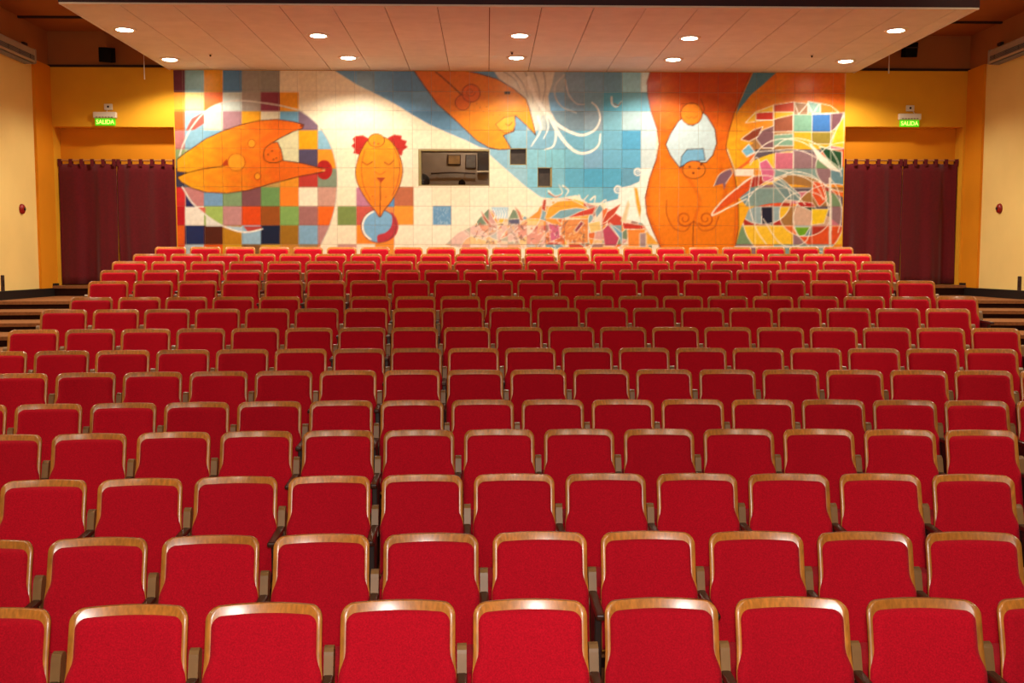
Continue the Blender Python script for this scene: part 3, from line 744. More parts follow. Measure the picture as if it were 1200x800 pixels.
# --- single tiles and the garden of leaves at the bottom
fill(B((463, 587), (541, 587), (541, 667), (463, 667)), (104, 154, 194))
for k in range(30):
    q = (rng.uniform(468, 534), rng.uniform(592, 660)); stroke(B(q, (q[0] + rng.uniform(-8, 8), q[1] + rng.uniform(4, 14))), (160, 194, 216), 0.7, smooth=False)
white_r = D((697, 425), (760, 425), (720, 540), (730, 640), (790, 770), (545, 770), (545, 570), (598, 556), (606, 508), (650, 500), (688, 482))
fill(white_r, WHITE)
gard = B((515, 752), (570, 702), (640, 668), (660, 640), (700, 600), (800, 640)) + D((60, 600), (130, 645), (150, 600), (215, 640), (255, 610), (280, 560), (340, 550), (420, 560), (480, 580), (560, 600), (620, 640), (700, 660), (780, 770), (-20, 770))
gm = mask(gard)
pal = [(240, 150, 50), (226, 110, 50), (200, 70, 50), (236, 196, 140), (130, 166, 176), (214, 160, 150), (246, 190, 60), (160, 120, 110), (236, 220, 196), (120, 140, 110)]
gd = [(s, rng.uniform(0, 6.28), rng.uniform(545, 775), rng.uniform(235, 330), rng.uniform(10, 46)) for s in range(26)]
hsh = np.zeros((ch, cw), np.int64); XX, YY = np.meshgrid(GX, GY)
for s, a, x0, y0, r0 in gd: hsh = hsh * 3 + ((XX - x0) ** 2 + (YY - y0) ** 2 < r0 * r0)
hsh = (hsh * 3 + np.floor((XX - TX) / TW).astype(np.int64) * 7 + np.floor((YY - TY) / 22.3).astype(np.int64) * 13)
idx = ((hsh * 2654435761) >> 7) % len(pal)
canvas[gm] = np.array(pal, dtype=np.float32)[idx][gm]
pale = mask(B((515, 752), (570, 702), (640, 668), (800, 650)) + D((140, 645), (280, 650), (290, 770), (-20, 770)))
canvas[pale] = canvas[pale] * 0.42 + np.array((244, 214, 192), dtype=np.float32) * 0.58
for s, a, x0, y0, r0 in gd[:18]: stroke(ell(x0, y0, r0, r0, 40, 0, 359), (240, 228, 208), 0.8, smooth=False, clip=gm)
for q, col in ((((285, 640), (300, 592), (340, 566), (400, 560), (440, 580), (482, 604), (470, 640)), (242, 164, 44)), (((305, 640), (350, 606), (420, 595), (462, 600), (412, 626), (360, 641)), (122, 166, 178)),
               (((378, 638), (430, 612), (504, 588), (490, 622), (440, 630)), (202, 62, 42)), (((360, 645), (470, 640), (470, 745), (380, 745), (352, 700)), (226, 142, 74)), (((525, 664), (550, 612), (612, 574), (582, 622), (545, 655)), (196, 66, 40)),
               (((665, 505), (680, 510), (696, 600), (690, 642), (674, 580)), (226, 164, 46)), (((616, 655), (700, 668), (712, 690), (620, 684)), (200, 56, 40)), (((636, 686), (714, 684), (716, 760), (640, 760)), (238, 140, 54)),
               (((716, 690), (776, 752), (718, 752)), (240, 170, 60)), (((690, 704), (716, 700), (716, 760), (690, 760)), (168, 140, 140)), (((530, 690), (556, 664), (602, 722), (590, 756), (540, 756)), (186, 70, 96)),
               (((560, 658), (616, 700), (616, 760), (604, 722)), (110, 170, 200)), (((505, 640), (535, 600), (520, 575), (500, 610)), (120, 160, 170)), (((130, 644), (178, 640), (178, 664), (130, 664)), (88, 84, 110)),
               (((150, 580), (180, 610), (196, 650), (180, 650), (166, 612)), (206, 130, 96)), (((270, 600), (280, 556), (292, 560), (288, 610)), (190, 70, 46)), (((10, 596), (30, 630), (56, 664), (40, 664), (22, 640)), (190, 96, 70)), (((44, 590), (80, 640), (100, 690), (66, 640)), (232, 150, 50)),
               (((410, 690), (440, 650), (452, 660), (420, 700)), (150, 60, 70)), (((470, 660), (520, 650), (526, 690), (480, 700)), (236, 200, 120)), (((610, 650), (640, 560), (648, 580), (630, 660)), (226, 204, 160)), (((300, 660), (345, 668), (352, 720), (310, 740)), (206, 100, 130))):
    fill(D(*q), col); stroke(D(*(q + (q[0],))), (246, 232, 206), 0.8, smooth=False)
fill(B((710, 592), (785, 592), (785, 640), (740, 640)), (170, 208, 224))
for k in range(6): stroke(B((724 + k * 11, 640), (728 + k * 11, 618), (720 + k * 11, 598)), WHITE, 1.6, 0.6)
for q in (((300, 522), (330, 545), (360, 530), (345, 495)), ((362, 500), (386, 520), (372, 545)), ((430, 540), (445, 565), (470, 540)), ((480, 560), (500, 545), (496, 575)), ((200, 590), (225, 574), (240, 600), (220, 625)), ((520, 580), (545, 560), (540, 600))):
    stroke(D(*q), (248, 238, 214), 2.0, 0.9)
stroke(D((302, 532), (330, 548), (356, 540)), (176, 70, 40), 1.4, 0.6)
for k in range(150):
    x0, y0 = rng.uniform(556, 690), rng.uniform(262, 288)
    stroke([(x0, y0), (x0 + rng.uniform(-3, 3), y0 + rng.uniform(-4, 4)), (x0 + rng.uniform(-4, 4), y0 + rng.uniform(-2, 5))], [(250, 240, 220), (190, 90, 70), (120, 90, 80), (240, 190, 120)][k % 4], 0.6, clip=gm)
# --- orange background of the right end, torso figure, blue wedge
bgR = E((440, -10), (910, -10), (910, 840), (430, 840), (455, 640), (440, 430), (404, 330))
fill(bgR, orange(960, 85, 850, 190, (236, 112, 30), (246, 176, 34)))
tors = [(84, 0), (80, 15), (66, 60), (70, 120), (85, 190), (110, 260), (118, 325), (105, 390), (76, 470), (59, 550), (65, 620), (90, 690), (122, 760), (150, 830), (435, 830), (446, 740), (456, 680), (456, 600), (450, 520), (435, 430), (405, 350), (403, 330), (415, 270), (435, 200), (470, 110), (512, 15), (518, 0)]
fill(E(*tors), orange(800, 88, 800, 200, (200, 74, 26), (236, 126, 22)))
tm = mask(E(*tors))
for q, rx, ry, al in (((150, 130), 60, 140, .35), ((350, 560), 90, 110, .22), ((170, 480), 50, 60, .4), ((130, 600), 60, 90, .3)):
    c = E(q)[0]
    for s in range(5): fill(ell(c[0], c[1], rx / 3.635 * (1 - s * .16), ry / 3.635 * (1 - s * .16)), (246, 150, 34), alpha=al / 4, clip=tm)
for q, w_ in ((((440, 440), (452, 540), (452, 640), (440, 750)), 9), (((66, 540), (72, 620), (98, 690), (126, 755)), 8), (((410, 340), (420, 280), (440, 200)), 7), (((112, 380), (82, 460), (66, 540)), 6), (((205, 430), (250, 480), (290, 560), (270, 640)), 5), (((380, 420), (400, 520), (380, 600)), 7)):
    for f_ in (1.0, 0.7, 0.4): stroke(E(*q), (206, 82, 22), w_ * f_, alpha=0.16, clip=tm)
stroke(E(*tors), (120, 52, 20), 1.0, smooth=False)
fill(E((526, 0), (640, 0), (620, 15), (560, 70), (510, 112), (452, 184), (444, 206), (455, 160), (485, 90)), (86, 142, 168))
hole = E((305, 188), (322, 204), (356, 260), (363, 320), (346, 370), (318, 402), (250, 400), (206, 424), (165, 370), (146, 325), (165, 280), (200, 225), (216, 214), (240, 240), (262, 244), (290, 226))
fill(hole, (200, 222, 226)); stroke(hole + [hole[0]], (90, 46, 24), 1.0, smooth=False)
c = E((256, 194))[0]; fill(ell(c[0], c[1], 12.6, 12.8), (238, 136, 36)); stroke(ell(c[0], c[1], 12.6, 12.8, 30, 0, 359), (120, 54, 20), 0.9)
stroke(E((232, 206), (246, 212), (256, 206), (266, 212), (280, 204)), (190, 90, 24), 0.8); stroke(E((296, 130), (310, 170), (305, 190)), (120, 54, 20), 0.8); stroke(E((212, 150), (240, 150), (270, 150)), (150, 64, 20), 0.7)
cap = E((208, 420), (214, 375), (236, 346), (306, 342), (314, 392), (270, 394), (222, 412)); fill(cap, (122, 182, 216)); stroke(cap + [cap[0]], (70, 60, 60), 0.8, smooth=False)
c = E((266, 432))[0]; fill(ell(c[0], c[1], 13.2, 10.4), (236, 128, 32)); stroke(ell(c[0], c[1], 13.2, 10.4, 30, 0, 359), (110, 50, 20), 0.9)
for q in ((248, 420), (288, 426), (264, 446), (296, 410)): fill(ell(*E(q)[0], 1.6, 1.3, 8), (120, 44, 20))
for sx, cx in ((1, 226), (-1, 316)):
    cc = E((cx, 640))[0]; stroke(spiral(cc[0], cc[1], 9.5, 1.5, 0.6, sx), (176, 70, 20), 1.5, 0.9)
stroke(E((150, 560), (150, 620), (180, 680), (230, 692), (265, 652), (300, 690), (350, 680), (372, 630)), (176, 76, 22), 1.1)
stroke(E((265, 650), (263, 700), (262, 760)), (120, 50, 20), 1.0)
for k in range(7): fill(ell(*E((278 + k * 4, 480 + k * 12))[0], 0.8, 0.8, 6), (220, 150, 60))
# --- mosaic fan
fan = E((440, 775), (462, 690), (500, 600), (455, 545), (445, 430), (505, 385), (470, 352), (520, 318), (466, 302), (540, 248), (620, 218), (690, 195), (905, 188), (910, 188), (910, 840), (430, 840))
fm = mask(fan)
curves = [(640, 980, 560), (690, 640, 330), (690, 640, 215), (560, 560, 120), (860, 640, 170), (640, 860, 330), (740, 620, 110), (905, 420, 120)]
hsh = np.zeros((ch, cw), np.int64)
for (u, v, r0) in curves:
    cx, cy = E((u, v))[0]; hsh = hsh * 2 + ((XX - cx) ** 2 + ((YY - cy) * 1.15) ** 2 < (r0 / 3.635) ** 2)
hsh = hsh * 4 + np.floor((XX - TX) / TW).astype(np.int64) * 5 + np.floor((YY - TY) / 22.3).astype(np.int64) * 11
pal2 = [(226, 84, 40), (240, 150, 46), (130, 158, 152), (206, 120, 136), (246, 196, 50), (150, 116, 122), (108, 146, 156), (176, 52, 40), (120, 150, 110), (214, 176, 150), (246, 238, 220), (236, 112, 44), (96, 84, 96), (150, 176, 180), (168, 120, 66), (240, 170, 40)]
idx = ((hsh * 2654435761) >> 9) % len(pal2)
canvas[fm] = np.array(pal2, dtype=np.float32)[idx][fm]
WL = (250, 240, 222)
for q, col in ((((485, 232), (530, 185), (605, 158), (690, 142), (690, 214), (600, 217)), (240, 182, 44)), (((530, 190), (605, 186), (605, 220), (530, 220)), (196, 52, 32)), (((605, 156), (692, 142), (692, 186), (605, 186)), (192, 66, 34)),
               (((692, 144), (752, 150), (752, 196), (692, 196)), (158, 116, 84)), (((752, 140), (806, 150), (806, 190), (752, 190)), (150, 190, 180)), (((806, 150), (850, 160), (884, 188), (806, 192)), (232, 132, 40)),
               (((690, 196), (768, 196), (768, 270), (690, 270)), (122, 168, 144)), (((768, 196), (848, 194), (848, 270), (768, 270)), (62, 114, 180)), (((848, 192), (905, 188), (890, 230), (862, 262), (848, 268)), (122, 82, 92)),
               (((768, 270), (860, 270), (848, 322), (768, 322)), (152, 132, 54)), (((905, 200), (905, 340), (850, 330), (868, 270)), (246, 200, 50)), (((605, 218), (690, 196), (690, 268), (605, 270)), (152, 84, 58)), (((530, 300), (560, 262), (606, 244), (606, 340), (560, 340)), (126, 88, 94)),
               (((606, 284), (690, 278), (690, 330), (606, 330)), (128, 168, 144)), (((466, 302), (520, 262), (560, 248), (540, 290), (500, 312)), (140, 62, 40)), (((800, 335), (896, 355), (896, 432), (834, 384)), (32, 78, 48)), (((756, 316), (832, 388), (892, 442), (850, 432), (800, 392)), WL),
               (((545, 402), (576, 388), (612, 440), (604, 484), (560, 480)), (222, 112, 150)), (((612, 360), (690, 358), (690, 430), (612, 430)), (206, 112, 132)), (((470, 352), (500, 322), (528, 360), (492, 378)), (126, 190, 216)), (((600, 486), (640, 470), (720, 540), (716, 566), (660, 560)), (118, 146, 146)),
               (((552, 590), (602, 586), (602, 668), (556, 664)), (34, 36, 56)), (((700, 582), (770, 572), (804, 626), (750, 600)), (34, 70, 44)), (((700, 568), (770, 572), (784, 592), (720, 590)), (186, 34, 34)), (((442, 430), (520, 430), (520, 456), (442, 456)), WL), (((775, 480), (820, 490), (834, 560), (800, 590), (770, 540)), (228, 86, 40)), (((768, 600), (840, 600), (820, 660), (768, 668)), (246, 206, 40)), (((690, 676), (760, 676), (740, 710), (710, 716)), (110, 170, 40))):
    fill(E(*q), col); stroke(E(*(q + (q[0],))), WL, 0.8, smooth=False)
fill(E((340, 626), (382, 570), (440, 520), (522, 456), (500, 520), (450, 560), (400, 590)), (226, 88, 34)); stroke(E((522, 456), (440, 518), (382, 570), (342, 626), (420, 590), (490, 556)), WL, 1.6)
fill(E((350, 502), (375, 452), (420, 428), (430, 446), (402, 492), (394, 520), (390, 490)), (132, 96, 112)); stroke(E((350, 502), (375, 452), (422, 428), (430, 446), (400, 492)), (240, 220, 200), 0.9)
for (u, v, r0) in curves[1:]:
    if r0 in (330, 560): continue
    cx, cy = E((u, v))[0]; rr = r0 / 3.635
    stroke(ell(cx, cy, rr, rr / 1.15, 60, 0, 359), WL, 0.95, smooth=False, clip=fm)
for q in (((505, 400), (560, 330), (640, 300), (740, 320), (830, 390)), ((520, 440), (500, 560), (530, 680), (575, 750)), ((600, 480), (680, 520), (740, 580)), ((560, 640), (640, 750), (740, 740), (770, 640)), ((610, 470), (700, 440), (800, 480), (840, 600)), ((455, 560), (600, 480), (660, 460))):
    stroke(E(*q), WL, 1.1, clip=fm)
for u, v0, v1 in ((527, 440, 760), (606, 220, 760), (688, 196, 760), (768, 196, 760), (848, 196, 470)):
    stroke(E((u, v0), (u, v1)), WL, 0.75, smooth=False, alpha=0.8, clip=fm)
for v, u0, u1 in ((270, 600, 860), (350, 600, 800), (430, 445, 700), (510, 530, 770), (590, 500, 700), (672, 450, 900)):
    stroke(E((u0, v), (u1, v)), WL, 0.75, smooth=False, alpha=0.8, clip=fm)
for q in (((600, 345), (650, 306), (700, 297), (760, 310), (830, 340), (895, 345)), ((480, 386), (520, 360), (600, 350), (700, 346), (780, 376), (832, 412)), ((505, 412), (530, 380), (546, 404), (540, 500)), ((620, 432), (690, 450), (760, 476), (800, 520), (816, 560)), ((870, 270), (846, 330), (880, 400), (895, 460)), ((848, 470), (880, 520), (896, 620), (880, 700))):
    stroke(E(*q), WL, 1.0, clip=fm)
stroke(E((846, 470), (848, 620), (846, 760)), WL, 3.0, smooth=False, clip=fm); stroke(E((440, 760), (840, 760)), WL, 1.6, smooth=False)
stroke(E((692, 142), (712, 196), (752, 150), (772, 196), (800, 150)), WL, 1.0, smooth=False)
fill(E((896, -10), (930, -10), (930, 188), (896, 188)), (226, 120, 36), alpha=0.4)

# average the oversampled canvas down and turn it into linear paint values
pix = canvas.reshape(MY1 - MY0, SS, MX1 - MX0, SS, 3).mean(axis=(1, 3)) / 255.0
pix = np.where(pix <= 0.04045, pix / 12.92, ((pix + 0.055) / 1.055) ** 2.4).astype(np.float32) * 0.92
def sample(px, py):
    u = np.clip(px - MX0 - 0.5, 0, MX1 - MX0 - 1.001); v = np.clip(py - MY0 - 0.5, 0, MY1 - MY0 - 1.001)
    i = u.astype(int); j = v.astype(int); a = (u - i)[:, None]; b_ = (v - j)[:, None]
    return pix[j, i] * (1 - a) * (1 - b_) + pix[j, i + 1] * a * (1 - b_) + pix[j + 1, i] * (1 - a) * b_ + pix[j + 1, i + 1] * a * b_

mx_l, mx_r = at_y(206.3, 200, YB).x, at_y(988.3, 200, YB).x
mz_t, mz_b = ZC - 0.008, at_y(600, 309.0, YB).z
pad_ = 0.002
mural = holed_wall('tile_mural', [mx_l, mx_r], [mz_b, mz_t], [win, p1, p2], YB - 0.008, YB - 0.0005, 'grout')
tag(mural, 'painted tile mural with orange figures and checkered disc covering the rear wall', 'mural')
def tile_obj(x0, x1, z0, z1):
    g2 = 0.0022; x0 += g2; x1 -= g2; z0 += g2; z1 -= g2
    if x1 - x0 < 0.02 or z1 - z0 < 0.02: return None
    nx = max(2, int(round((x1 - x0) / 0.017))); nz = max(2, int(round((z1 - z0) / 0.017)))
    xx = np.linspace(x0, x1, nx + 1); zz = np.linspace(z0, z1, nz + 1)
    VX, VZ = np.meshgrid(xx, zz); n0 = VX.size
    tx, tz = random.uniform(-.0016, .0016), random.uniform(-.0016, .0016)
    cx, cz = (x0 + x1) / 2, (z0 + z1) / 2
    yf = YB - 0.016 + (VX - cx) * tx + (VZ - cz) * tz
    front = np.stack([VX.ravel() - cx, yf.ravel() - YB, VZ.ravel() - cz], 1)
    ring = [i for i in range(nx)] + [nx + j * (nx + 1) for j in range(nz)] + [nz * (nx + 1) + i for i in range(nx, 0, -1)] + [j * (nx + 1) for j in range(nz, 0, -1)]
    back = front[ring].copy(); back[:, 1] = -0.0075
    verts = np.concatenate([front, back]); faces = []
    for j in range(nz):
        for i in range(nx):
            a = j * (nx + 1) + i; faces.append((a, a + 1, a + nx + 2, a + nx + 1))
    m = len(ring)
    for k in range(m):
        k2 = (k + 1) % m; faces.append((ring[k], n0 + k, n0 + k2, ring[k2]))
    me = bpy.data.meshes.new('tile'); me.from_pydata(verts.tolist(), [], faces)
    wx = verts[:, 0] + cx; wz_ = verts[:, 2] + cz
    d = np.stack([wx - CAM.x, np.full_like(wx, YB - 0.016 - CAM.y), wz_ - CAM.z], 1)
    w = d @ np.array(FW); px = 600 + F * (d @ np.array(RT)) / w; py = 400 - F * (d @ np.array(UP)) / w
    col = np.concatenate([sample(px, py), np.ones((len(wx), 1))], 1).astype(np.float32)
    at = me.color_attributes.new('paint', 'FLOAT_COLOR', 'POINT'); at.data.foreach_set('color', col.ravel())
    me.materials.append(MATS['painted_tile']); me.update()
    o = bpy.data.objects.new('tile', me); C.objects.link(o); o.parent = mural; o.location = (cx, YB, cz)
    return o
colx = [mx_l] + [at_y(TX + TW * k, 200, YB).x for k in range(35)] + [mx_r]
rowz = [mz_t] + [at_y(600, TY + 22.3 * k, YB).z for k in range(1, 10)] + [mz_b]
small = []; NT = 0
for j in range(10):
    for i in range(36):
        x0, x1, z1, z0 = colx[i], colx[i + 1], rowz[j], rowz[j + 1]
        rects = [(x0, x1, z0, z1)]
        for h in (win, p1, p2):
            nr = []
            for (a, b_, c, d) in rects:
                if h[1] <= a or h[0] >= b_ or h[3] <= c or h[2] >= d: nr.append((a, b_, c, d)); continue
                if h[0] > a: nr.append((a, h[0], c, d))
                if h[1] < b_: nr.append((h[1], b_, c, d))
                aa, bb = max(a, h[0]), min(b_, h[1])
                if h[2] > c: nr.append((aa, bb, c, h[2]))
                if h[3] < d: nr.append((aa, bb, h[3], d))
            rects = nr
        for q in rects:
            o = tile_obj(*q)
            if o is None: continue
            full = j < 9 and (q[1] - q[0]) > 0.3 and (q[3] - q[2]) > 0.3
            if full and NT < 296: NT += 1
            else: small.append(o)
# the hidden bottom row and cut pieces become one joined part
vv, ff, cc, off = [], [], [], 0
for o in small:
    me = o.data; n = len(me.vertices)
    co = np.zeros(n * 3, np.float32); me.vertices.foreach_get('co', co); co = co.reshape(-1, 3) + np.array(o.location, dtype=np.float32)
    ca = np.zeros(n * 4, np.float32); me.color_attributes['paint'].data.foreach_get('color', ca)
    vv.append(co); cc.append(ca); ff += [tuple(v + off for v in p.vertices) for p in me.polygons]; off += n
    bpy.data.objects.remove(o); bpy.data.meshes.remove(me)
me = bpy.data.meshes.new('cut_tiles'); me.from_pydata(np.concatenate(vv).tolist(), [], ff)
at = me.color_attributes.new('paint', 'FLOAT_COLOR', 'POINT'); at.data.foreach_set('color', np.concatenate(cc))
me.materials.append(MATS['painted_tile']); me.update()
ct = bpy.data.objects.new('cut_tiles', me); C.objects.link(ct); ct.parent = mural; ct['kind'] = 'stuff'
# ------------------------------------------------------------------ projection booth window and ports
wn = struct(empty('window_1', ((win[0] + win[1]) / 2, YB, win[2])), 'projection booth window cut into the mural')
def loc_box(name, dims, m, parent, bev=0.0):
    lx, ly, lz = parent.location
    return box(name, (dims[0] - lx, dims[1] - lx, dims[2] - ly, dims[3] - ly, dims[4] - lz, dims[5] - lz), m, parent, bev, 1)
fw_ = 0.045
loc_box('window_frame', (win[0], win[0] + fw_, YB - 0.02, YB + 0.28, win[2], win[3]), 'booth_frame', wn)
loc_box('window_frame', (win[0] + fw_, win[1], YB - 0.02, YB + 0.28, win[3] - 0.022, win[3]), 'booth_frame', wn)
loc_box('window_frame', (win[1] - 0.012, win[1], YB - 0.02, YB + 0.28, win[2], win[3] - 0.022), 'booth_frame', wn)
loc_box('window_frame', (win[0] + fw_, win[1] - 0.012, YB - 0.02, YB + 0.28, win[2], win[2] + 0.012), 'booth_frame', wn)
loc_box('window_pane', (win[0] + fw_, win[1] - 0.012, YB + 0.10, YB + 0.106, win[2] + 0.012, win[3] - 0.022), 'clear_glass', wn)
YK = YB + 1.7
bx0, bx1, bz0, bz1 = win[0] - 1.2, p2[1] + 0.8, win[2] - 0.9, win[3] + 0.9
for side, q in (('back', (bx0, bx1, YK, YK + .1, bz0, bz1)), ('left', (bx0 - .1, bx0, YB + .31, YK + .1, bz0, bz1)), ('right', (bx1, bx1 + .1, YB + .31, YK + .1, bz0, bz1))):
    struct(box('wall_booth_' + side, q, 'booth_wall'), 'grey wall of the projection booth')
struct(box('floor_booth', (bx0 - .1, bx1 + .1, YB + .31, YK + .1, bz0 - .1, bz0), 'booth_wall'), 'floor of the projection booth')
struct(box('ceiling_booth', (bx0 - .1, bx1 + .1, YB + .31, YK + .1, bz1, bz1 + .1), 'booth_wall'), 'ceiling of the projection booth')
def bp(px, py, y=YK): return at_y(px, py, y)
def booth_rect(name, px0, px1, py0, py1, th_, m, parent=None, y=YK):
    a, b_ = bp(px0, py1, y), bp(px1, py0, y)
    return box(name, (a.x, b_.x, y - th_, y - 0.0005, a.z, b_.z), m, parent, 0.004, 1)
pf = tag(booth_rect('picture_frame', 524.5, 540, 181.5, 193.3, 0.03, 'rail_brown'), 'small tan picture on the booth wall behind the window', 'picture')
a, b_ = bp(525.7, 192.3), bp(538.8, 182.6)
box('picture', (a.x, b_.x, YK - 0.036, YK - 0.0302, a.z, b_.z), 'picture_tan', pf)
nb = tag(booth_rect('notice_board', 545.5, 558, 181.5, 197.5, 0.025, 'rail_brown'), 'grey notice board on the booth wall beside the dark inner pane', 'notice board')
a, b_ = bp(546.4, 196.6), bp(557.1, 182.4)
box('sheet', (a.x, b_.x, YK - 0.03, YK - 0.0252, a.z, b_.z), 'notice_grey', nb)
iw = tag(booth_rect('inner_window', 559.5, 580, 176, 200, 0.03, 'booth_dark'), 'dark inner window with white ledge on the booth wall', 'window')
a, b_ = bp(559, 202), bp(580, 200.4); box('ledge', (a.x, b_.x, YK - 0.1, YK - 0.0305, a.z, b_.z), 'trim_white', iw)
a, b_ = bp(561, 199.6), bp(579, 178); box('pane', (a.x, b_.x, YK - 0.036, YK - 0.0305, a.z, b_.z), 'ac_slot', iw)
pts = [bp(x_, 203.4 - 1.2 * math.sin((x_ - 505) / 52 * 3.1), YK - 0.08) for x_ in (505, 515, 525, 535, 545, 557)]
bm = bmesh.new()
for u, v in zip(pts, pts[1:]): add_cyl(bm, u, v, 0.016, n=10)
rl = tag(link('wall_rail', to_mesh(bm, 'wall_rail'), 'rail_brown'), 'thin dark rail along the booth wall', 'rail')
for u in (pts[1], pts[-2]): cyl('rail_bracket', u, (u.x, YK, u.z), 0.010, 'rail_brown', rl, n=8)
pc = bp(541.3, 214.6, YK - 0.25)
fan_ = empty('round_spotlight', (pc.x, YK - 0.25, pc.z)); tag(fan_, 'small round black lamp on the booth wall', 'lamp')
lathe('shade', [(0.03, 0.08), (0.058, 0.06), (0.066, 0.0), (0.066, -0.05), (0.05, -0.05)], 'black_plastic', fan_, 18, axis='Y'); cyl('stem', (0, 0.08, 0), (0, 0.25, 0), 0.012, 'black_plastic', fan_)
pc = bp(495, 212, YB + 0.8)
reel = empty('film_reel', (pc.x, YB + 0.8, pc.z)); tag(reel, 'dark round film reel just inside the booth window', 'film reel')
lathe('rim', [(0.02, 0.03), (0.13, 0.03), (0.135, 0.02), (0.135, -0.02), (0.13, -0.03), (0.02, -0.03)], 'booth_dark', reel, 28, axis='Y'); lathe('hub', [(0.01, -0.05), (0.035, -0.05), (0.035, -0.0301)], 'dark_metal', reel, 16, axis='Y')
box('stand', (-0.03, 0.03, -0.02, 0.04, bz0 - pc.z, -0.13), 'booth_dark', reel)
bl = empty('booth_lamp', ((win[0] + win[1]) / 2 + 0.3, YB + 1.0, bz1)); tag(bl, 'small bulb lamp on the booth ceiling', 'light')
lathe('bulb', [(0.02, -0.04), (0.05, -0.09), (0.05, -0.13), (0.02, -0.16)], 'hall_glow', bl, 14); cyl('socket', (0, 0, -0.05), (0, 0, 0), 0.025, 'white_plastic', bl)
l = bpy.data.lights.new('lamp_light', 'POINT'); l.energy = 45; l.color = (1, .88, .72); l.shadow_soft_size = 0.06
o = bpy.data.objects.new('lamp_light', l); C.objects.link(o); o.parent = bl; o.location = (0, 0, -0.24)
for k, (h, lab) in enumerate(((p1, 'small square dark projection port, the upper one'), (p2, 'small upright dark projection port above the painted leaves, the lower one'))):
    t = struct(empty('window_%d' % (k + 2), ((h[0] + h[1]) / 2, YB, h[2])), lab)
    loc_box('pane', (h[0] + 0.012, h[1] - (0.012 if k == 0 else 0.03), YB + 0.05, YB + 0.056, h[2] + 0.01, h[3] - 0.01), 'port_dark', t)
    for d in ((h[0], h[0] + .012, h[2], h[3]), (h[1] - (.012 if k == 0 else .03), h[1], h[2], h[3]), (h[0] + .012, h[1] - .012, h[3] - .012, h[3]), (h[0] + .012, h[1] - .012, h[2], h[2] + .012)):
        loc_box('port_frame', (d[0], d[1], YB - 0.017, YB + 0.09, d[2], d[3]), 'booth_frame', t)

# ------------------------------------------------------------------ doorway curtains on rods
def curtain(x0, x1, zt, zb, yc, seed, tabs, lab):
    rs = random.Random(seed); nu, nv = 90, 14
    ph = [rs.uniform(0, 6.28) for _ in range(4)]; n1 = (x1 - x0) / 0.47; n2 = (x1 - x0) / 0.21; n3 = (x1 - x0) / 0.83
    root = empty('curtain', ((x0 + x1) / 2, yc, zb)); tag(root, lab, 'curtain', 'red doorway curtains')
    bm = bmesh.new(); lay = []
    for s in (0, 1):
        g = []
        for j in range(nv + 1):
            v = j / nv; z = zb + (zt - zb) * v; row = []
            for i in range(nu + 1):
                u = i / nu; a = (0.014 + 0.026 * (1 - v)) * min(1, 6 * u, 6 * (1 - u)) ** 0.5
                y = a * math.sin(2 * math.pi * n1 * u + ph[0] + 0.5 * math.sin(3 * v + ph[1])) + 0.3 * a * math.sin(2 * math.pi * n2 * u + ph[2] + v + 1.5 * math.sin(4 * u + ph[1])) + 0.8 * a * math.sin(2 * math.pi * n3 * u + ph[3])
                sag = -0.012 * (1 - math.cos(2 * math.pi * u * (tabs - 1))) * 0.5 if j == nv else 0
                row.append(bm.verts.new((x0 + (x1 - x0) * u - root.location.x + 0.012 * math.sin(v * 5 + ph[3]) * (1 - v), y + s * 0.004, z - zb + sag)))
            g.append(row)
        lay.append(g)
    for j in range(nv):
        for i in range(nu):
            for s in (0, 1): bm.faces.new((lay[s][j][i], lay[s][j][i + 1], lay[s][j + 1][i + 1], lay[s][j + 1][i]))
    for j in range(nv):
        for i in (0, nu): bm.faces.new((lay[0][j][i], lay[0][j + 1][i], lay[1][j + 1][i], lay[1][j][i]))
    for i in range(nu):
        for j in (0, nv): bm.faces.new((lay[0][j][i], lay[0][j][i + 1], lay[1][j][i + 1], lay[1][j][i]))
    link('cloth', to_mesh(bm, 'cloth', True), 'curtain_cloth', root)
    for k in range(tabs):
        xc = x0 + (x1 - x0) * (0.03 + 0.94 * k / (tabs - 1)) - root.location.x
        bm = bmesh.new()
        add_box(bm, xc - 0.032, xc + 0.032, -0.030, -0.022, zt - zb - 0.05, zt - zb + 0.075, 0.003, 1)
        add_box(bm, xc - 0.032, xc + 0.032, 0.022, 0.030, zt - zb - 0.05, zt - zb + 0.075, 0.003, 1)
        add_box(bm, xc - 0.032, xc + 0.032, -0.030, 0.030, zt - zb + 0.070, zt - zb + 0.078, 0.002, 1)
        link('hanging_tab', to_mesh(bm, 'hanging_tab'), 'curtain_cloth', root)
yc = YB + 0.15
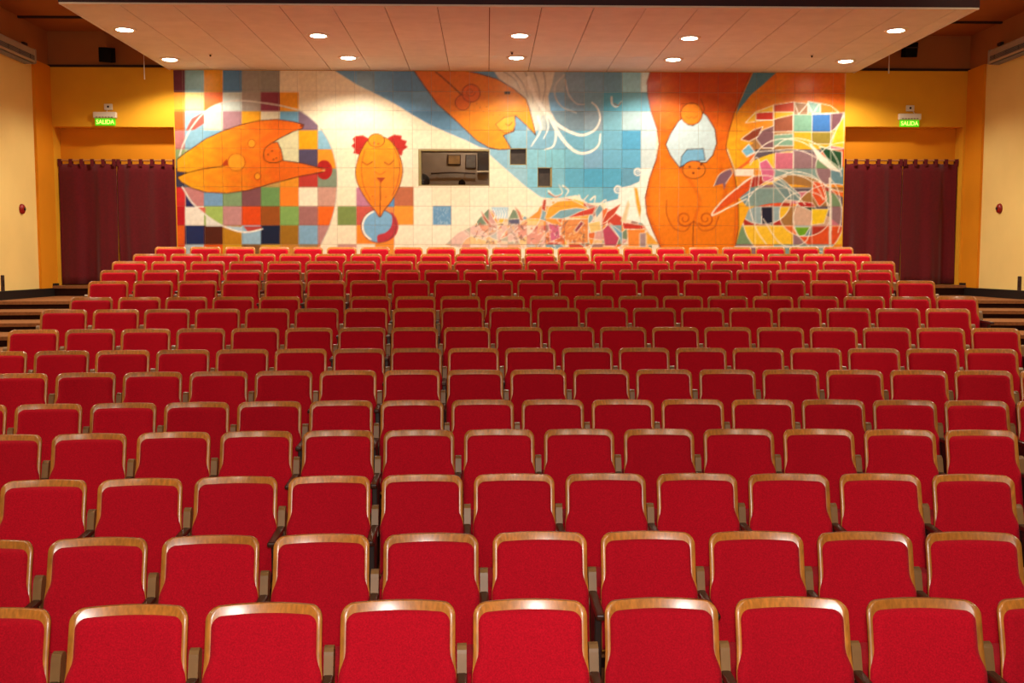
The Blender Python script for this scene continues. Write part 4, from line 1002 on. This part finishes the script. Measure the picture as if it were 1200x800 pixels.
for d, mid, nm, sd in ((door_l, 138, 'checkered-disc', 3), (door_r, 1056, 'mosaic-fan', 9)):
    zr = at_y((d[0] + d[1]) / 2 * 0 + (136 if d is door_l else 1057), 188, yc).z
    xm = at_y(mid, 250, yc).x
    zt = zr - 0.055
    rod = tag(cyl('curtain_rod', (d[0] + 0.002, yc, zr), (d[1] - 0.002, yc, zr), 0.016, 'rod_wood'), 'pale wooden curtain rod in the doorway on the %s side' % nm, 'curtain rod')
    for xx in (d[0], d[1] - 0.02): cyl('rod_socket', (xx + 0.002, yc, zr), (xx + 0.018, yc, zr), 0.03, 'rod_wood', rod)
    inner, outer = 'beside the mural', 'against the side wall'
    la, lb = (outer, inner) if d is door_l else (inner, outer)
    curtain(d[0] + 0.015, xm - 0.004, zt, ZBACK + 0.015, yc, sd, 6, 'dark red tab-top curtain %s, doorway on the %s side' % (la, nm))
    curtain(xm + 0.012, d[1] - 0.015, zt, ZBACK + 0.015, yc + 0.001, sd + 1, 6, 'dark red tab-top curtain %s, doorway on the %s side' % (lb, nm))

# ------------------------------------------------------------------ exit signs with emergency lamps
def text_mesh(body, size, name):
    cu = bpy.data.curves.new(name, 'FONT'); cu.body = body; cu.size = size; cu.align_x = 'CENTER'; cu.align_y = 'CENTER'; cu.extrude = 0.0015; cu.offset = 0.0025
    ob = bpy.data.objects.new(name, cu); C.objects.link(ob)
    dg = bpy.context.evaluated_depsgraph_get(); me = bpy.data.meshes.new_from_object(ob.evaluated_get(dg))
    bpy.data.objects.remove(ob); bpy.data.curves.remove(cu)
    me.name = name; me.transform(Matrix.Rotation(math.pi / 2, 4, 'X')); return me
letters = text_mesh('SALIDA', 0.105, 'lettering')
xs2 = [v.co.x for v in letters.vertices]; letters.transform(Matrix.Scale(0.315 / (max(xs2) - min(xs2)), 4, (1, 0, 0)))
for px, pyt, bxp, nm in ((124.5, 147.6, 127.5, 'checkered-disc'), (1064.5, 149.3, 1066, 'mosaic-fan')):
    p = at_y(px, pyt, YB); hw = 0.2
    t = empty('exit_sign', (p.x, YB, p.z)); tag(t, 'green SALIDA exit sign with white emergency lamp, doorway on the %s side' % nm, 'sign', 'exit signs over the doorways')
    box('sign_panel', (-0.175, 0.175, -0.045, -0.03, 0.004, 0.125), 'sign_green', t, 0.003, 1)
    lt = link('lettering', letters.copy(), 'sign_letter', t); lt.location = (0, -0.0475, 0.062)
    box('lamp_case', (-hw, hw, -0.075, -0.002, 0.128, 0.235), 'white_plastic', t, 0.012, 2)
    for k in range(6): box('grille_slat', (-0.15 + k * 0.052, -0.115 + k * 0.052, -0.079, -0.0752, 0.138, 0.150), 'joint_dark', t)
    bm = bmesh.new(); add_cyl(bm, (0.02 if px < 600 else 0.11, -0.008, 0.235), (0.03, -0.008, 0.33), 0.006, n=8)
    link('cable', to_mesh(bm, 'cable'), 'cord_white', t)
    q = at_y(bxp, 129.0 if px < 600 else 130.5, YB)
    s = empty('wall_socket', (q.x, YB, q.z)); tag(s, 'small square socket box above the exit sign on the %s side' % nm, 'socket', 'socket boxes above the exit signs')
    box('plate', (-0.072, 0.072, -0.03, -0.001, 0.0, 0.105), 'white_plastic', s, 0.006, 1)
    cyl('opening', (0.0, -0.0302, 0.055), (0.0, -0.034, 0.055), 0.02, 'joint_dark', s, n=12)

# ------------------------------------------------------------------ black speakers on the upper rear wall
for px, py, w_, h_, rot, nm in ((125, 64, 0.23, 0.245, 0.07, 'checkered-disc'), (1066.5, 58, 0.225, 0.25, -0.02, 'mosaic-fan')):
    p = at_y(px, py, YB - 0.15)
    t = empty('wall_speaker', (p.x, YB - 0.12, p.z)); t.rotation_euler = (R(12), rot, 0)
    tag(t, 'small black loudspeaker high on the rear wall at the %s side' % nm, 'speaker', 'loudspeakers on the rear wall')
    box('cabinet', (-w_ / 2, w_ / 2, -0.10, 0.08, -h_ / 2, h_ / 2), 'black_plastic', t, 0.008, 1)
    box('grille', (-w_ / 2 + 0.015, w_ / 2 - 0.015, -0.108, -0.1005, -h_ / 2 + 0.015, h_ / 2 - 0.015), 'black_plastic', t, 0.004, 1)
    if px > 600: box('front_strip', (-w_ / 2, w_ / 2, -0.114, -0.1085, 0.03, 0.048), 'rail_brown', t)
    box('bracket', (-0.02, 0.02, 0.08, 0.155, -0.03, 0.03), 'dark_metal', t)

# ------------------------------------------------------------------ air conditioners under the upper band of the side walls
for s, X, pe, nm in ((-1, XL, (43, 70), 'checkered-disc'), (1, XR, (1157, 71), 'mosaic-fan')):
    pt = at_x(pe[0] + (-8 if s < 0 else 8), pe[1] - 4, X - s * 0.12)
    y1 = pt.y; y0 = y1 - 2.0; zc = pt.z
    t = empty('air_conditioner', (X, (y0 + y1) / 2, zc - 0.12)); tag(t, 'long wall air conditioner high on the side wall, %s side' % nm, 'air conditioner', 'wall air conditioners')
    L = 1.0; sg = -s
    def bxs(name, a, b_, ya, yb, za, zb, m, bev=0.0):
        lo, hi = sorted((sg * a, sg * b_)); return box(name, (lo, hi, ya, yb, za, zb), m, t, bev, 2)
    bxs('case', 0.002, 0.22, -L, L, 0.0, 0.235, 'ac_case', 0.03)
    bxs('end_cap', 0.001, 0.228, L - 0.03, L + 0.012, -0.006, 0.242, 'ac_case', 0.03)
    bxs('outlet_slot', 0.05, 0.205, -L + 0.06, L - 0.06, -0.006, 0.001, 'ac_slot')
    for k in range(4): bxs('louver', 0.066 + k * 0.036, 0.078 + k * 0.036, -L + 0.07, L - 0.07, -0.02, -0.0065, 'ac_slat')
    bxs('outlet_slot', 0.219, 0.2235, -L + 0.06, L - 0.06, 0.045, 0.12, 'ac_slot')
    for k in range(3): bxs('louver', 0.2236, 0.229, -L + 0.07, L - 0.07, 0.055 + k * 0.022, 0.063 + k * 0.022, 'ac_slat')
    for k in range(5): bxs('louver_divider', 0.2236, 0.231, -L + 0.25 + k * 0.38, -L + 0.262 + k * 0.38, 0.047, 0.118, 'ac_slot')
    q = at_x(30 if s < 0 else 1171, 51.5, X - s * 0.05)
    cb_ = tag(box('cable_box', (min(X, X + sg * 0.06), max(X, X + sg * 0.06), q.y - 0.06, q.y + 0.06, q.z - 0.025, q.z + 0.025), 'joint_dark', None, 0.006, 1), 'small dark cable box above the air conditioner, %s side' % nm, 'cable box')

# ------------------------------------------------------------------ red bells and narrow switches on the side walls
for s, X, pb, ps, nm in ((-1, XL, (25, 245.5), (2.5, 332), 'checkered-disc'), (1, XR, (1172, 245), (1195.3, 333), 'mosaic-fan')):
    p = at_x(pb[0], pb[1], X); t = empty('call_bell', (X, p.y, p.z - 0.07)); tag(t, 'red oval alarm bell on the cream wall, %s side' % nm, 'alarm', 'red alarm bells')
    o = lathe('dome', [(0.082, 0.0), (0.086, 0.012), (0.075, 0.035), (0.05, 0.05), (0.02, 0.055)], 'alarm_red', t, 22, (0, 0, 0.08), 'X')
    if s > 0: o.scale.x = -1
    o2 = lathe('push_button', [(0.025, 0.0552), (0.025, 0.066), (0.018, 0.07)], 'dark_metal', t, 14, (0, 0, 0.08), 'X')
    if s > 0: o2.scale.x = -1
    p = at_x(ps[0], ps[1], X); a, b_ = sorted((X, X - s * 0.02))
    sw = tag(box('wall_switch', (a, b_, p.y - 0.045, p.y + 0.045, p.z - 0.13, p.z + 0.13), 'rail_brown', None, 0.004, 1), 'narrow upright brown plate low on the cream wall, %s side' % nm, 'switch', 'narrow wall plates')
    a, b_ = sorted((X - s * 0.0202, X - s * 0.026)); box('rocker', (a, b_, p.y - 0.02, p.y + 0.02, p.z - 0.05, p.z + 0.05), 'joint_dark', sw)

# ------------------------------------------------------------------ cords hanging beside the panelled ceiling, small ceiling sensors
for px, py, nm in ((169.3, 93, 'checkered-disc'), (1041.5, 86, 'mosaic-fan')):
    yy = YB - 0.45; p = at_y(px, py, yy)
    t = empty('hanging_cord', (p.x, yy, p.z)); tag(t, 'thin pale cord hanging from the brown ceiling, %s side' % nm, 'cord', 'hanging cords')
    cyl('cord', (0, 0, 0.03), (0, 0, ZCEIL - p.z), 0.005, 'cord_white', t, n=8); cyl('weight', (0, 0, 0), (0, 0, 0.3), 0.011, 'cord_white', t, r1=0.007, n=10)
for px, py, nm in ((246.5, 63, 'checkered-disc side'), (600, 60.5, 'middle'), (951.5, 64, 'mosaic-fan side')):
    p = at_z(px, py, ZC); t = empty('ceiling_sensor', (p.x, p.y, ZC)); tag(t, 'tiny round sensor under the panelled ceiling, %s' % nm, 'sensor', 'ceiling sensors')
    lathe('base', [(0.035, -0.0005), (0.035, -0.01), (0.025, -0.014)], 'white_plastic', t, 14); lathe('sensor_head', [(0.016, -0.0142), (0.014, -0.04), (0.006, -0.046)], 'joint_dark', t, 12)
